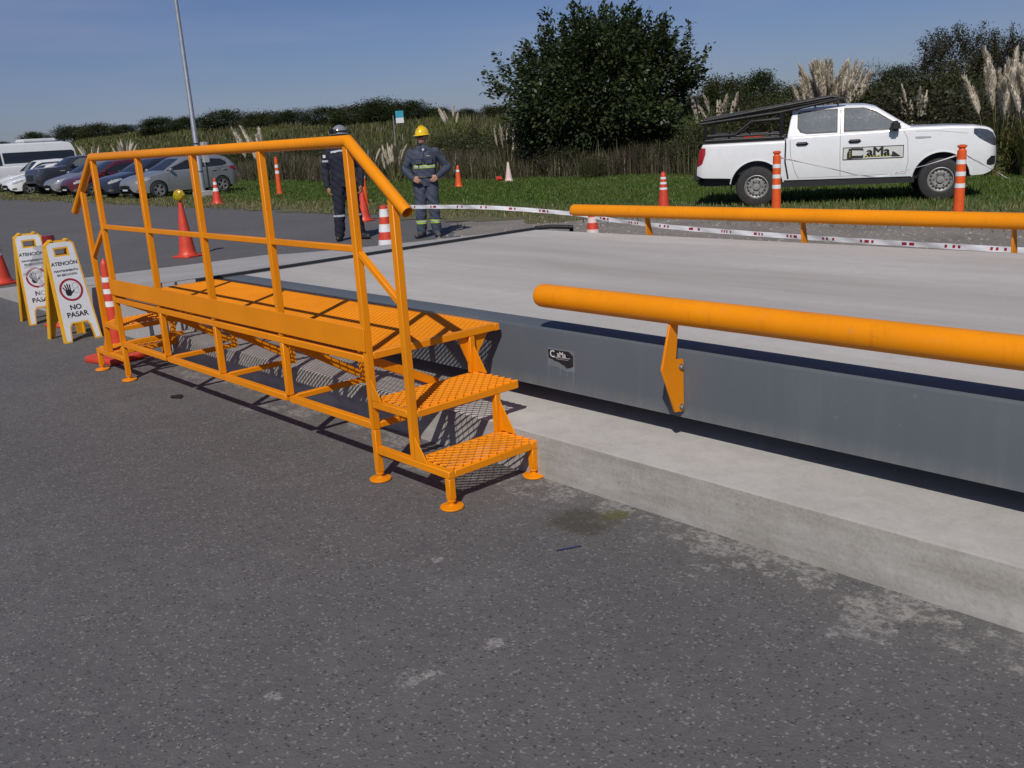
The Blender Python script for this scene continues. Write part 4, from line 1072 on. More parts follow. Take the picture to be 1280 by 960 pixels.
def person(label, loc, rotz, cloth, boot, pose, helmet, bands, head_turn, scale=1.0, g=1.12):
    root = thing('person', label, 'person', loc, rotz, 'workers standing on the asphalt', scale=scale)
    mb = MB(); SEG = []
    def limb(pts, rs, tagname):
        pts = [Vector(p) for p in pts]
        mb.tube(pts, rs, 14)
        for p, r in zip(pts, rs): ball(mb, p, r * 0.985)
        for i in range(len(pts) - 1): SEG.append((pts[i], pts[i + 1], rs[i], rs[i + 1], tagname))
    # torso rings
    rings = [(0.84, .155, .112), (0.95, .172, .122), (1.04, .168, .118), (1.16, .178, .124), (1.29, .198, .130), (1.38, .192, .116), (1.44, .135, .092), (1.485, .075, .072)]
    V = []; F = []; n = 24
    for z, rx, ry in rings:
        for j in range(n):
            a = 2 * math.pi * j / n
            cx = math.copysign(abs(math.cos(a)) ** 0.85, math.cos(a)); sy = math.copysign(abs(math.sin(a)) ** 0.9, math.sin(a))
            V.append((cx * rx * (g if z < 1.4 else 1), sy * ry * (g if z < 1.4 else 1) + 0.01, z))
    for i in range(len(rings) - 1):
        for j in range(n): F.append((i * n + j, i * n + (j + 1) % n, (i + 1) * n + (j + 1) % n, (i + 1) * n + j))
    F.append(tuple(reversed(range(n)))); F.append(tuple((len(rings) - 1) * n + j for j in range(n)))
    mb.add(V, F)
    SEG.append((Vector((0, 0, 0.85)), Vector((0, 0, 1.42)), 0.16, 0.15, 'cloth')); SEG.append((Vector((-.13, 0, 1.30)), Vector((.13, 0, 1.30)), 0.14, 0.14, 'cloth'))
    HR = Matrix.Rotation(head_turn, 4, 'Z'); HC = Vector((0, -0.012, 1.615))
    hp = lambda x, y, z: HC + (HR @ Vector((x, y, z)))
    limb([(0, 0.0, 1.43), (0, -0.004, 1.53)], [0.062, 0.056], 'skin')
    SEG.pop(); SEG.append((Vector((0, 0, 1.475)), Vector((0, 0, 1.53)), 0.058, 0.056, 'skin'))
    hb = MB(); ball(hb, (0, 0.012, 0.028), (0.080, 0.100, 0.100)); ball(hb, (0, -0.020, -0.045), (0.062, 0.074, 0.078)); ball(hb, (0, -0.052, -0.092), (0.036, 0.036, 0.028))
    hb.tube([(0, -0.088, 0.012), (0, -0.108, -0.026), (0, -0.094, -0.036)], [0.010, 0.016, 0.012], 8)
    for s in (-1, 1): ball(hb, (s * 0.079, 0.012, -0.008), (0.013, 0.024, 0.034)); ball(hb, (s * 0.034, -0.072, -0.022), (0.024, 0.02, 0.022))
    ball(hb, (0, -0.086, 0.022), (0.05, 0.016, 0.012)); ball(hb, (0, -0.086, -0.060), (0.026, 0.014, 0.010))
    mb.add([hp(*v) for v in hb.v], hb.f)
    SEG.append((hp(0, 0, -0.10), hp(0, 0, 0.08), 0.09, 0.09, 'skin'))
    for s in (-1, 1):
        k = 'R' if s < 0 else 'L'
        sh = Vector((s * 0.190, 0.012, 1.375)); el = Vector(pose['elbow' + k]); wr = Vector(pose['wrist' + k])
        limb([sh, sh.lerp(el, 0.5), el], [0.078, 0.070, 0.063], 'cloth'); limb([el, el.lerp(wr, 0.45), wr], [0.063, 0.060, 0.047], 'cloth')
        # hand: palm, four fingers, thumb
        hd = Vector(pose['hand' + k]).normalized(); pn = Vector(pose['palm' + k]).normalized()   # finger direction, palm normal
        side = hd.cross(pn).normalized()
        if side.dot(Vector(pose['thumb' + k])) < 0: side = -side
        pc = wr + hd * 0.065
        limb([wr - hd * 0.01, wr + hd * 0.03], [0.030, 0.030], 'skin')
        for q, off in enumerate((0.030, 0.010, -0.010, -0.029)):
            k0 = wr + hd * 0.035 + side * off * 0.8; k1 = wr + hd * (0.098 - 0.004 * abs(q - 1)) + side * off
            limb([k0, k1], [0.016, 0.0135], 'skin')
            Lf = (0.072, 0.080, 0.074, 0.058)[q]; cu = pose.get('curl', 0.6)
            k2 = k1 + (hd * math.cos(cu * 0.6) + pn * math.sin(cu * 0.6)) * Lf * 0.5
            k3 = k2 + (hd * math.cos(cu * 1.6) + pn * math.sin(cu * 1.6)) * Lf * 0.5
            limb([k1, k2, k3], [0.0115, 0.0105, 0.0085], 'skin')
        t0 = wr + hd * 0.030 + side * 0.022; t1 = t0 + (hd * 0.7 + side * 0.8 + pn * 0.25).normalized() * 0.042; t2 = t1 + (hd * 0.95 + side * 0.15 + pn * 0.3).normalized() * 0.034
        limb([t0, t1, t2], [0.015, 0.0125, 0.0095], 'skin')
        # leg
        hip = Vector((s * 0.092, 0.01, 0.89)); kn = Vector(pose['knee' + k]); an = Vector(pose['ankle' + k])
        limb([hip, hip.lerp(kn, 0.5), kn], [0.118, 0.106, 0.088], 'cloth'); limb([kn, kn.lerp(an, 0.4), an.lerp(kn, 0.12), an + Vector((0, 0, 0.005))], [0.088, 0.088, 0.082, 0.080], 'cloth')
        td = Vector(pose['toe' + k]).normalized()
        limb([an - td * 0.055 + Vector((0, 0, -0.045)), an + td * 0.06 + Vector((0, 0, -0.048))], [0.046, 0.048], 'boot')
        limb([an + td * 0.06 + Vector((0, 0, -0.048)), an + td * 0.165 + Vector((0, 0, -0.055))], [0.048, 0.042], 'boot')
        limb([an + Vector((0, 0, 0.0)), an + Vector((0, 0, -0.05))], [0.055, 0.05], 'boot')
    me = bpy.data.meshes.new('src'); me.from_pydata([tuple(v) for v in mb.v], [], mb.f)
    bm = bmesh.new(); bm.from_mesh(me); bmesh.ops.recalc_face_normals(bm, faces=bm.faces); bm.to_mesh(me); bm.free()
    tmp = bpy.data.objects.new('src', me); COL.objects.link(tmp)
    rm = tmp.modifiers.new('r', 'REMESH'); rm.mode = 'VOXEL'; rm.voxel_size = 0.0072
    sm = tmp.modifiers.new('s', 'SMOOTH'); sm.factor = 0.5; sm.iterations = 3
    dg = bpy.context.evaluated_depsgraph_get()
    body_me = bpy.data.meshes.new_from_object(tmp.evaluated_get(dg)); body_me.name = 'body'
    bpy.data.objects.remove(tmp); bpy.data.meshes.remove(me)
    nv = len(body_me.vertices); co = np.zeros(nv * 3); body_me.vertices.foreach_get('co', co); co = co.reshape(-1, 3)
    # sole flattening
    co[:, 2] = np.maximum(co[:, 2], 0.004)
    A = np.array([s[0] for s in SEG]); B = np.array([s[1] for s in SEG]); ra = np.array([s[2] for s in SEG]); rb = np.array([s[3] for s in SEG]); tg = np.array([{'cloth': 0, 'skin': 1, 'boot': 2}[s[4]] for s in SEG])
    def classify(C):
        best = np.full(len(C), 1e9); res = np.zeros(len(C), int)
        for i in range(len(SEG)):
            d = B[i] - A[i]; t = np.clip(((C - A[i]) @ d) / (d @ d + 1e-12), 0, 1)
            dd = np.linalg.norm(C - (A[i] + t[:, None] * d), axis=1) - (ra[i] * (1 - t) + rb[i] * t)
            k = dd < best; best[k] = dd[k]; res[k] = tg[i]
        return res
    # cloth folds
    vt = classify(co)
    nrm = np.zeros(nv * 3); body_me.vertices.foreach_get('normal', nrm); nrm = nrm.reshape(-1, 3)
    fold = 0.0065 * np.sin(co[:, 2] * 34 + 2.6 * np.sin(co[:, 0] * 19 + co[:, 2] * 5 + 1) + 2.2 * np.sin(co[:, 1] * 23 - co[:, 2] * 3)) * (0.5 + 0.5 * np.sin(co[:, 2] * 11 + co[:, 0] * 15 + co[:, 1] * 9)) + 0.003 * np.sin(co[:, 2] * 61 + co[:, 0] * 47)
    fold[vt != 0] = 0
    co += nrm * fold[:, None]
    body_me.vertices.foreach_set('co', co.reshape(-1)); body_me.update()
    nf = len(body_me.polygons); cen = np.zeros(nf * 3); body_me.polygons.foreach_get('center', cen); cen = cen.reshape(-1, 3)
    mi = classify(cen)
    body_me.materials.clear()
    for q in (cloth, M['skin'], boot): body_me.materials.append(q)
    body_me.polygons.foreach_set('material_index', mi.astype(np.int32)); body_me.polygons.foreach_set('use_smooth', [True] * nf); body_me.update()
    body = bpy.data.objects.new('body', body_me); COL.objects.link(body); body.parent = root; LOC[body] = Vector()
    fn = np.zeros(nf * 3); body_me.polygons.foreach_get('normal', fn)
    vn = np.zeros(nv * 3); body_me.vertices.foreach_get('normal', vn); vn = vn.reshape(-1, 3)
    for bname, bmat, sel, off in bands:
        keep = [i for i in range(nf) if mi[i] == 0 and sel(*cen[i])]
        if not keep: continue
        idx = {}; V = []; F = []
        for i in keep:
            f = []
            for vi in body_me.polygons[i].vertices:
                if vi not in idx: idx[vi] = len(V); V.append(co[vi] + vn[vi] * off)
                f.append(idx[vi])
            F.append(tuple(f))
        q = MB(); q.add(V, F); q.build(bname, bmat, body, recalc=False)
    helmet(root, hp, HR)
    return root

def dome(hp, rx, ry, h, z0, peak, brim):
    m = MB(); V = []; F = []; n = 32; k = 9
    for i in range(k):
        a = i / (k - 1) * math.pi / 2
        for j in range(n):
            t = 2 * math.pi * j / n; c, s = math.cos(t), math.sin(t)
            V.append(hp(c * rx * math.cos(a), 0.012 + s * ry * math.cos(a), z0 + h * math.sin(a)))
    for i in range(k - 1):
        for j in range(n): F.append((i * n + j, i * n + (j + 1) % n, (i + 1) * n + (j + 1) % n, (i + 1) * n + j))
    # brim with peak toward -Y
    b = len(V)
    for j in range(n):
        t = 2 * math.pi * j / n; c, s = math.cos(t), math.sin(t); e = brim + peak * max(0, -s) ** 2
        V.append(hp(c * (rx + e * 0.8), 0.012 + s * (ry + e), z0 - 0.012 - 0.25 * peak * max(0, -s) ** 2))
    for j in range(n): F.append((j, b + j, b + (j + 1) % n, (j + 1) % n))
    m.add(V, F); return m
def helmet_yellow(root, hp, HR):
    h = dome(hp, 0.108, 0.128, 0.125, 0.045, 0.045, 0.014).build('helmet', M['helmet_yellow'], root, recalc=False)
    m = MB(); m.tube([hp(0, -0.10, 0.118), hp(0, -0.05, 0.165), hp(0, 0.02, 0.178), hp(0, 0.08, 0.158), hp(0, 0.12, 0.118)], 0.012, 8); m.build('ridge', M['helmet_yellow'], h)
    m = MB(); m.tube([hp(-0.070, -0.045, 0.018), hp(-0.052, -0.092, 0.008), hp(0, -0.106, 0.010), hp(0.052, -0.092, 0.008), hp(0.070, -0.045, 0.018)], [0.008, 0.015, 0.010, 0.015, 0.008], 8); m.build('glasses', M['black_plastic'], root)
    m = MB()
    for s in (-1, 1): m.tube([hp(s * 0.078, 0.02, 0.04), hp(s * 0.080, 0.03, -0.01), hp(s * 0.074, 0.045, -0.03)], 0.006, 6)
    m.build('strap', M['hair'], root)
    m = MB()
    m.add([Vector(v) for v in ((-.028, -.066, 1.475), (.03, -.066, 1.475), (.012, -.102, 1.41), (-.006, -.105, 1.40))], [(0, 1, 2, 3)]); m.build('undershirt', M['band_silver'], root, recalc=False)
    m = MB()
    for s in (-1, 1): m.tube([(s * 0.03, -0.082, 1.475), (s * 0.055, -0.10, 1.42), (s * 0.02, -0.118, 1.39)], [0.012, 0.014, 0.006], 6)
    m.build('collar', M['coverall_grey'], root)
    m = MB(); m.tube([(-0.14, -0.085, 0.985), (-0.05, -0.125, 0.985), (0.05, -0.125, 0.985), (0.14, -0.085, 0.985)], 0.016, 8); m.build('belt', M['black_plastic'], root)
    m = MB(); m.span((0.045, -0.150, 1.312), (0.105, -0.140, 1.324)); m.build('name_patch', M['band_silver'], root)
    for q in (-1, 1):
        m = MB(); m.box((q * 0.085, -0.142, 1.245), (0.105, 0.014, 0.10), Matrix.Rotation(q * 0.22, 3, 'Z')); m.box((q * 0.085, -0.149, 1.285), (0.112, 0.014, 0.03), Matrix.Rotation(q * 0.22, 3, 'Z')); m.build('chest_pocket', M['coverall_grey'], root, bevel=0.004)
    m = MB(); m.tube([(0, -0.128, 1.40), (0.002, -0.146, 1.30), (0, -0.140, 1.19)], 0.0045, 6); m.build('zip', M['black_plastic'], root)
def helmet_grey(root, hp, HR):
    h = dome(hp, 0.106, 0.126, 0.125, 0.045, 0.030, 0.016).build('helmet', M['helmet_grey'], root, recalc=False)
    m = MB(); m.tube([hp(0.112 * math.cos(t), 0.012 + 0.132 * math.sin(t), 0.075) for t in np.linspace(0, 2 * math.pi, 25)], 0.010, 6, cap=False); m.build('lamp_strap', M['black_plastic'], h)
    m = MB(); m.tube([hp(0, -0.115, 0.08), hp(0, -0.165, 0.08)], [0.034, 0.040], 14); m.box(hp(0.05, -0.115, 0.08), (0.05, 0.045, 0.045)); m.build('head_lamp', M['black_plastic'], h)
    m = MB()
    m.tube([hp(-0.072, -0.04, 0.012), hp(-0.055, -0.092, 0.004), hp(0, -0.108, 0.006), hp(0.055, -0.092, 0.004), hp(0.072, -0.04, 0.012)], [0.012, 0.02, 0.016, 0.02, 0.012], 8); m.build('goggles', M['black_plastic'], root)
    # balaclava-like hood round jaw and neck
    m = MB(); V = []; F = []; n = 20; rr = [(1.46, .085, .088), (1.53, .074, .078), (1.575, .083, .098), (1.62, .088, .108)]
    for z, a, b in rr:
        for j in range(n):
            t = 2 * math.pi * j / n; p = HR @ Vector((a * math.cos(t), b * math.sin(t) - 0.006, 0)); V.append((p.x, p.y - 0.012, z))
    for i in range(len(rr) - 1):
        for j in range(n): F.append((i * n + j, i * n + (j + 1) % n, (i + 1) * n + (j + 1) % n, (i + 1) * n + j))
    m.add(V, F); m.build('hood', M['coverall_navy'], root, recalc=False)
    m = MB(); m.span((-0.285, -0.062, 1.30), (-0.245, -0.055, 1.345)); m.build('sleeve_patch', M['sign_white'], root)

face_cam = lambda x, y: math.atan2(-y, -x) + math.pi / 2
pose2 = dict(elbowR=(-0.315, 0.05, 1.10), wristR=(-0.205, -0.145, 0.985), handR=(0.72, -0.45, -0.45), palmR=(0.35, 0.85, -0.2), thumbR=(0, 0, 1),
             elbowL=(0.385, 0.085, 1.115), wristL=(0.215, -0.125, 0.995), handL=(-0.72, -0.35, -0.5), palmL=(-0.3, 0.85, -0.2), thumbL=(0, 0, 1), curl=0.7,
             kneeR=(-0.105, -0.02, 0.49), ankleR=(-0.125, 0.02, 0.105), toeR=(-0.55, -0.85, 0), kneeL=(0.105, -0.02, 0.49), ankleL=(0.125, 0.02, 0.105), toeL=(0.15, -1, 0))
bands2 = [('hi_vis_band', M['band_lime'], lambda x, y, z: 1.125 < z < 1.178 and abs(x) < 0.17 and y < 0.02 and not (-0.098 < x < -0.078), 0.005),
          ('reflective_stripe', M['band_silver'], lambda x, y, z: 1.142 < z < 1.161 and abs(x) < 0.168 and y < 0.02 and not (-0.1 < x < -0.076), 0.008),
          ('hi_vis_band', M['band_lime'], lambda x, y, z: 0.235 < z < 0.295, 0.005), ('reflective_stripe', M['band_silver'], lambda x, y, z: 0.255 < z < 0.275, 0.008)]
W2X, W2Y = -12.72, 9.62
person('worker in grey blue coveralls and yellow helmet with hands at the belt', (W2X, W2Y, 0), face_cam(W2X, W2Y), M['coverall_grey'], M['boot_grey'], pose2, helmet_yellow, bands2, R(-38), scale=1.01)
pose1 = dict(elbowR=(-0.275, 0.045, 1.12), wristR=(-0.262, -0.04, 0.865), handR=(0.05, -0.12, -1), palmR=(0.9, 0.25, 0), thumbR=(0, -1, 0),
             elbowL=(0.275, 0.045, 1.12), wristL=(0.262, -0.05, 0.865), handL=(-0.05, -0.15, -1), palmL=(-0.9, 0.25, 0), thumbL=(0, -1, 0), curl=0.8,
             kneeR=(-0.115, -0.02, 0.49), ankleR=(-0.15, 0.02, 0.105), toeR=(-0.2, -1, 0), kneeL=(0.125, -0.01, 0.49), ankleL=(0.18, 0.03, 0.105), toeL=(0.75, -0.75, 0))
bands1 = [('reflective_band', M['band_silver'], lambda x, y, z: 0.385 < z < 0.415, 0.005),
          ('reflective_band', M['band_silver'], lambda x, y, z: 1.235 < z + abs(x) * 0.0 < 1.262 and abs(x) > 0.215, 0.005),
          ('reflective_band', M['band_silver'], lambda x, y, z: abs(z - (1.395 - 0.12 * abs(abs(x) - 0.02))) < 0.013 and abs(x) < 0.16, 0.005)]
W1X, W1Y = -13.90, 8.80
person('worker in dark navy coveralls and grey helmet behind the handrail', (W1X, W1Y, 0), face_cam(W1X, W1Y), M['coverall_navy'], M['boot'], pose1, helmet_grey, bands1, R(-55), scale=1.07)
# ------------------------------------------------------------------ vehicles
def pl_fn(pts, smooth=0.0):
    X = [p[0] for p in pts]; Z = [p[1] for p in pts]
    def f(x):
        if smooth <= 0: return float(np.interp(x, X, Z))
        return float(np.mean([np.interp(x + d, X, Z) for d in (-smooth, -smooth * .5, 0, smooth * .5, smooth)]))
    return f

def make_wheel(r, w, rim_r, style, rim_mat):
    # axis along Y, outer side toward -Y
    tyre = MB()
    tyre.lathe([(rim_r, -w * 0.42), (rim_r + 0.012, -w * 0.5), (r * 0.86, -w * 0.52), (r * 0.965, -w * 0.46), (r, -w * 0.36), (r, w * 0.36), (r * 0.965, w * 0.46), (r * 0.86, w * 0.5), (rim_r, w * 0.42), (rim_r, -w * 0.42)], 36, (0, 0, 0), 'y', cap=False)
    rim = MB()
    rim.lathe([(rim_r + 0.004, -w * 0.44), (rim_r - 0.012, -w * 0.46), (rim_r - 0.02, -w * 0.30), (rim_r - 0.03, w * 0.3)], 30, (0, 0, 0), 'y', cap=False)
    rim.f = [f for f in rim.f if len(f) == 4]; rim.m = [0] * len(rim.f)
    dark = MB(); dark.lathe([(rim_r - 0.012, -w * 0.08), (0.0, -w * 0.09)], 24, (0, 0, 0), 'y', cap=False)
    if style == 'steel':
        rim.lathe([(rim_r - 0.02, -w * 0.30), (rim_r * 0.80, -w * 0.24), (rim_r * 0.62, -w * 0.36), (rim_r * 0.42, -w * 0.34), (rim_r * 0.30, -w * 0.26), (rim_r * 0.28, -w * 0.44), (0.0, -w * 0.46)], 30, (0, 0, 0), 'y', cap=False)
        for i in range(16):
            a = 2 * math.pi * i / 16; q = rim_r * 0.74
            dark.lathe([(0.019, -w * 0.31), (0.0, -w * 0.335)], 8, (q * math.cos(a), 0, q * math.sin(a)), 'y', cap=False)
        for i in range(6):
            a = 2 * math.pi * i / 6; q = rim_r * 0.5
            dark.lathe([(0.012, -w * 0.355), (0.012, -w * 0.42), (0.0, -w * 0.42)], 6, (q * math.cos(a), 0, q * math.sin(a)), 'y')
    else:
        for i in range(5):
            for off in (-0.13, 0.13):
                a = 2 * math.pi * i / 5 + off; a2 = 2 * math.pi * i / 5 + off * 1.5
                p = Vector((0.05 * math.cos(a), -w * 0.36, 0.05 * math.sin(a))); q = Vector(((rim_r - 0.012) * math.cos(a2), -w * 0.40, (rim_r - 0.012) * math.sin(a2)))
                rim.bar(p, q, 0.03, 0.026, (0, 1, 0))
        rim.lathe([(0.07, -w * 0.30), (0.065, -w * 0.42), (0.03, -w * 0.44), (0.0, -w * 0.44)], 16, (0, 0, 0), 'y')
    return tyre, rim, dark

class Car:
    def __init__(s, P):
        s.P = P
        s.top = pl_fn(P['top'], P.get('tsm', 0.05)); s.roof = pl_fn(P['roof'], P.get('rsm', 0.05)) if 'roof' in P else None
        s.sill = pl_fn(P['sill'])
        s.x0, s.x1 = P['x0'], P['x1']; s.hw = P['hw']
        s.hwf = pl_fn(P['plan'], 0.03)
    def prof(s, z):
        P = s.P; zm = P.get('zmid', 0.68)
        t = (z - zm)
        return 1 - (0.16 * t * t if t > 0 else 0.30 * t * t)
    def body(s):
        P = s.P; mb = MB(); xs = set(np.round(np.linspace(s.x0, s.x1, 90), 4).tolist())
        for xa in (P['xr'], P['xf']):
            for a in np.linspace(0, math.pi, 17): xs.add(round(xa + P['arch'] * math.cos(a), 4))
            xs.add(round(xa + P['arch'] + 0.004, 4)); xs.add(round(xa - P['arch'] - 0.004, 4))
        xs = sorted(xs); N = 12; K = 6; rows = []
        for x in xs:
            zl = s.sill(x)
            for xa in (P['xr'], P['xf']):
                d = abs(x - xa)
                if d < P['arch']: zl = max(zl, P['wr'] + math.sqrt(max(0, P['arch'] ** 2 - d * d)))
            zt = s.top(x); zl = min(zl, zt - 0.03); w = s.hwf(x)
            side = []
            rr = min(0.05, (zt - zl) * 0.3)
            for k in range(N):
                z = zl + (zt - rr - zl) * k / (N - 1); y = w * s.prof(z)
                # wheel arch lip
                side.append((y, z))
            ye, ze = side[-1]
            for a in (25, 50, 75): side.append((ye - rr * (1 - math.cos(R(a))), ze + rr * math.sin(R(a)) * 0.95))
            ye2, ze2 = side[-1]
            crown = P.get('crown', 0.03)
            for k in range(1, K + 1):
                t = k / K; side.append((ye2 * (1 - t), ze2 + crown * (1 - (1 - t) ** 2)))
            full = [(-y, z) for y, z in side] + [(y, z) for y, z in reversed(side[:-1])]
            rows.append([(x, y, z) for y, z in full])
        n = len(rows[0]); V = [p for r in rows for p in r]; F = []
        for i in range(len(rows) - 1):
            for j in range(n - 1): F.append((i * n + j, i * n + j + 1, (i + 1) * n + j + 1, (i + 1) * n + j))
        F.append(tuple(range(n))); F.append(tuple((len(rows) - 1) * n + j for j in reversed(range(n))))
        mb.add(V, F)
        if s.roof:
            X = [p[0] for p in P['roof']]; xs = np.unique(np.round(np.concatenate([np.linspace(X[0], X[-1], 60), X]), 4)); rows = []
            tum = P.get('tumble', 0.28)
            for x in xs:
                zb = s.top(x) - 0.05; zr = max(s.roof(x), zb + 0.004); wbt = s.hwf(x) * s.prof(s.top(x)) - 0.025
                side = []; h = zr - zb; rr = min(0.09, h * 0.45)
                for k in range(8):
                    z = zb + (h - rr) * k / 7; side.append((wbt - tum * (z - zb) - 0.05 * max(0, z - zb) ** 2, z))
                ye, ze = side[-1]
                for a in (20, 40, 60, 78): side.append((ye - rr * 1.1 * (1 - math.cos(R(a))), ze + rr * math.sin(R(a))))
                ye2, ze2 = side[-1]
                for k in range(1, 7):
                    t = k / 6; side.append((ye2 * (1 - t), ze2 + min(0.035, h * 0.2) * (1 - (1 - t) ** 2)))
                full = [(-y, z) for y, z in side] + [(y, z) for y, z in reversed(side[:-1])]
                rows.append([(x, y, z) for y, z in full])
            n = len(rows[0]); V = [p for r in rows for p in r]; F = []
            for i in range(len(rows) - 1):
                for j in range(n - 1): F.append((i * n + j, i * n + j + 1, (i + 1) * n + j + 1, (i + 1) * n + j))
            F.append(tuple(range(n))); F.append(tuple((len(rows) - 1) * n + j for j in reversed(range(n))))
            mb.add(V, F)
        s.bvh = BVHTree.FromPolygons([Vector(v) for v in mb.v], mb.f)
        return mb
    def patch(s, cols, side, off=0.006, nb=6, sub=4):
        # side 'R' (-y), 'L' (+y), 'F' (front, cols in y), 'B' (back), 'T' (top: cols (x, ylo, yhi))
        cc = []
        for i in range(len(cols) - 1):
            for k in range(sub):
                t = k / sub; cc.append(tuple(a * (1 - t) + b * t for a, b in zip(cols[i], cols[i + 1])))
        cc.append(cols[-1]); V = []; F = []; ok = True
        D = {'R': Vector((0, 1, 0)), 'L': Vector((0, -1, 0)), 'F': Vector((-1, 0, 0)), 'B': Vector((1, 0, 0)), 'T': Vector((0, 0, -1))}[side]
        last = None
        for a, lo, hi in cc:
            for k in range(nb + 1):
                b = lo + (hi - lo) * k / nb
                o = {'R': (a, -3, b), 'L': (a, 3, b), 'F': (s.x1 + 2, a, b), 'B': (s.x0 - 2, a, b), 'T': (a, b, 4)}[side]
                h = s.bvh.ray_cast(Vector(o), D)
                if h[0] is None: p = last if last is not None else Vector(o) + D * 2
                else:
                    nn = h[1] if h[1].dot(D) < 0 else -h[1]
                    p = h[0] + nn * off * 0.4 - D * off * 0.6
                last = p; V.append(p)
        m = nb + 1
        for i in range(len(cc) - 1):
            for k in range(nb): F.append((i * m + k, i * m + k + 1, (i + 1) * m + k + 1, (i + 1) * m + k))
        mb = MB(); mb.add(V, F); return mb

def seam(c, pts, side, parent, r=0.004, mat='seam', name='panel_gap'):
    # dark panel gap following the body surface
    P = []; D = Vector((0, 1, 0)) if side == 'R' else Vector((0, -1, 0))
    for i in range(len(pts) - 1):
        for k in range(5):
            t = k / 5; x = pts[i][0] * (1 - t) + pts[i + 1][0] * t; z = pts[i][1] * (1 - t) + pts[i + 1][1] * t
            h = c.bvh.ray_cast(Vector((x, -3 if side == 'R' else 3, z)), D)
            if h[0] is not None: P.append(h[0] + D * 0.001)
    x, z = pts[-1]; h = c.bvh.ray_cast(Vector((x, -3 if side == 'R' else 3, z)), D)
    if h[0] is not None: P.append(h[0] + D * 0.001)
    if len(P) < 2: return
    m = MB(); m.tube(P, r, 5); m.build(name, M[mat], parent)

def wheels(c, root, rim_mat, style, tr):
    P = c.P
    ty, rim, dk = make_wheel(P['wr'], P.get('tw', 0.22), P['rim'], style, rim_mat)
    first = None
    for xa in (P['xr'], P['xf']):
        for s in (-1, 1):
            loc = Vector((xa, s * tr, P['wr']))
            if first is None:
                w = ty.build('wheel', M['tyre'], root, angle=30); base = LOC[w].copy()
                r_ = rim.build('rim', rim_mat, w, angle=30); d_ = dk.build('brake_shadow', M['black_plastic'], w)
                for q in (w, r_, d_): pass
                first = (w, r_, d_)
                w.location = loc + LOC[w]
            else:
                w = first[0].copy(); COL.objects.link(w); w.parent = root; w.location = loc + base
                for q in first[1:]:
                    k = q.copy(); COL.objects.link(k); k.parent = w
            if s > 0: w.rotation_euler = (0, 0, math.pi); w.location = loc + Vector((-base.x, -base.y, base.z))

def both(c, cols, name, mat, parent, off=0.006, sides='RL', nb=6):
    for sd in sides: c.patch(cols, sd, off, nb).build(name, mat, parent, recalc=False, angle=60)

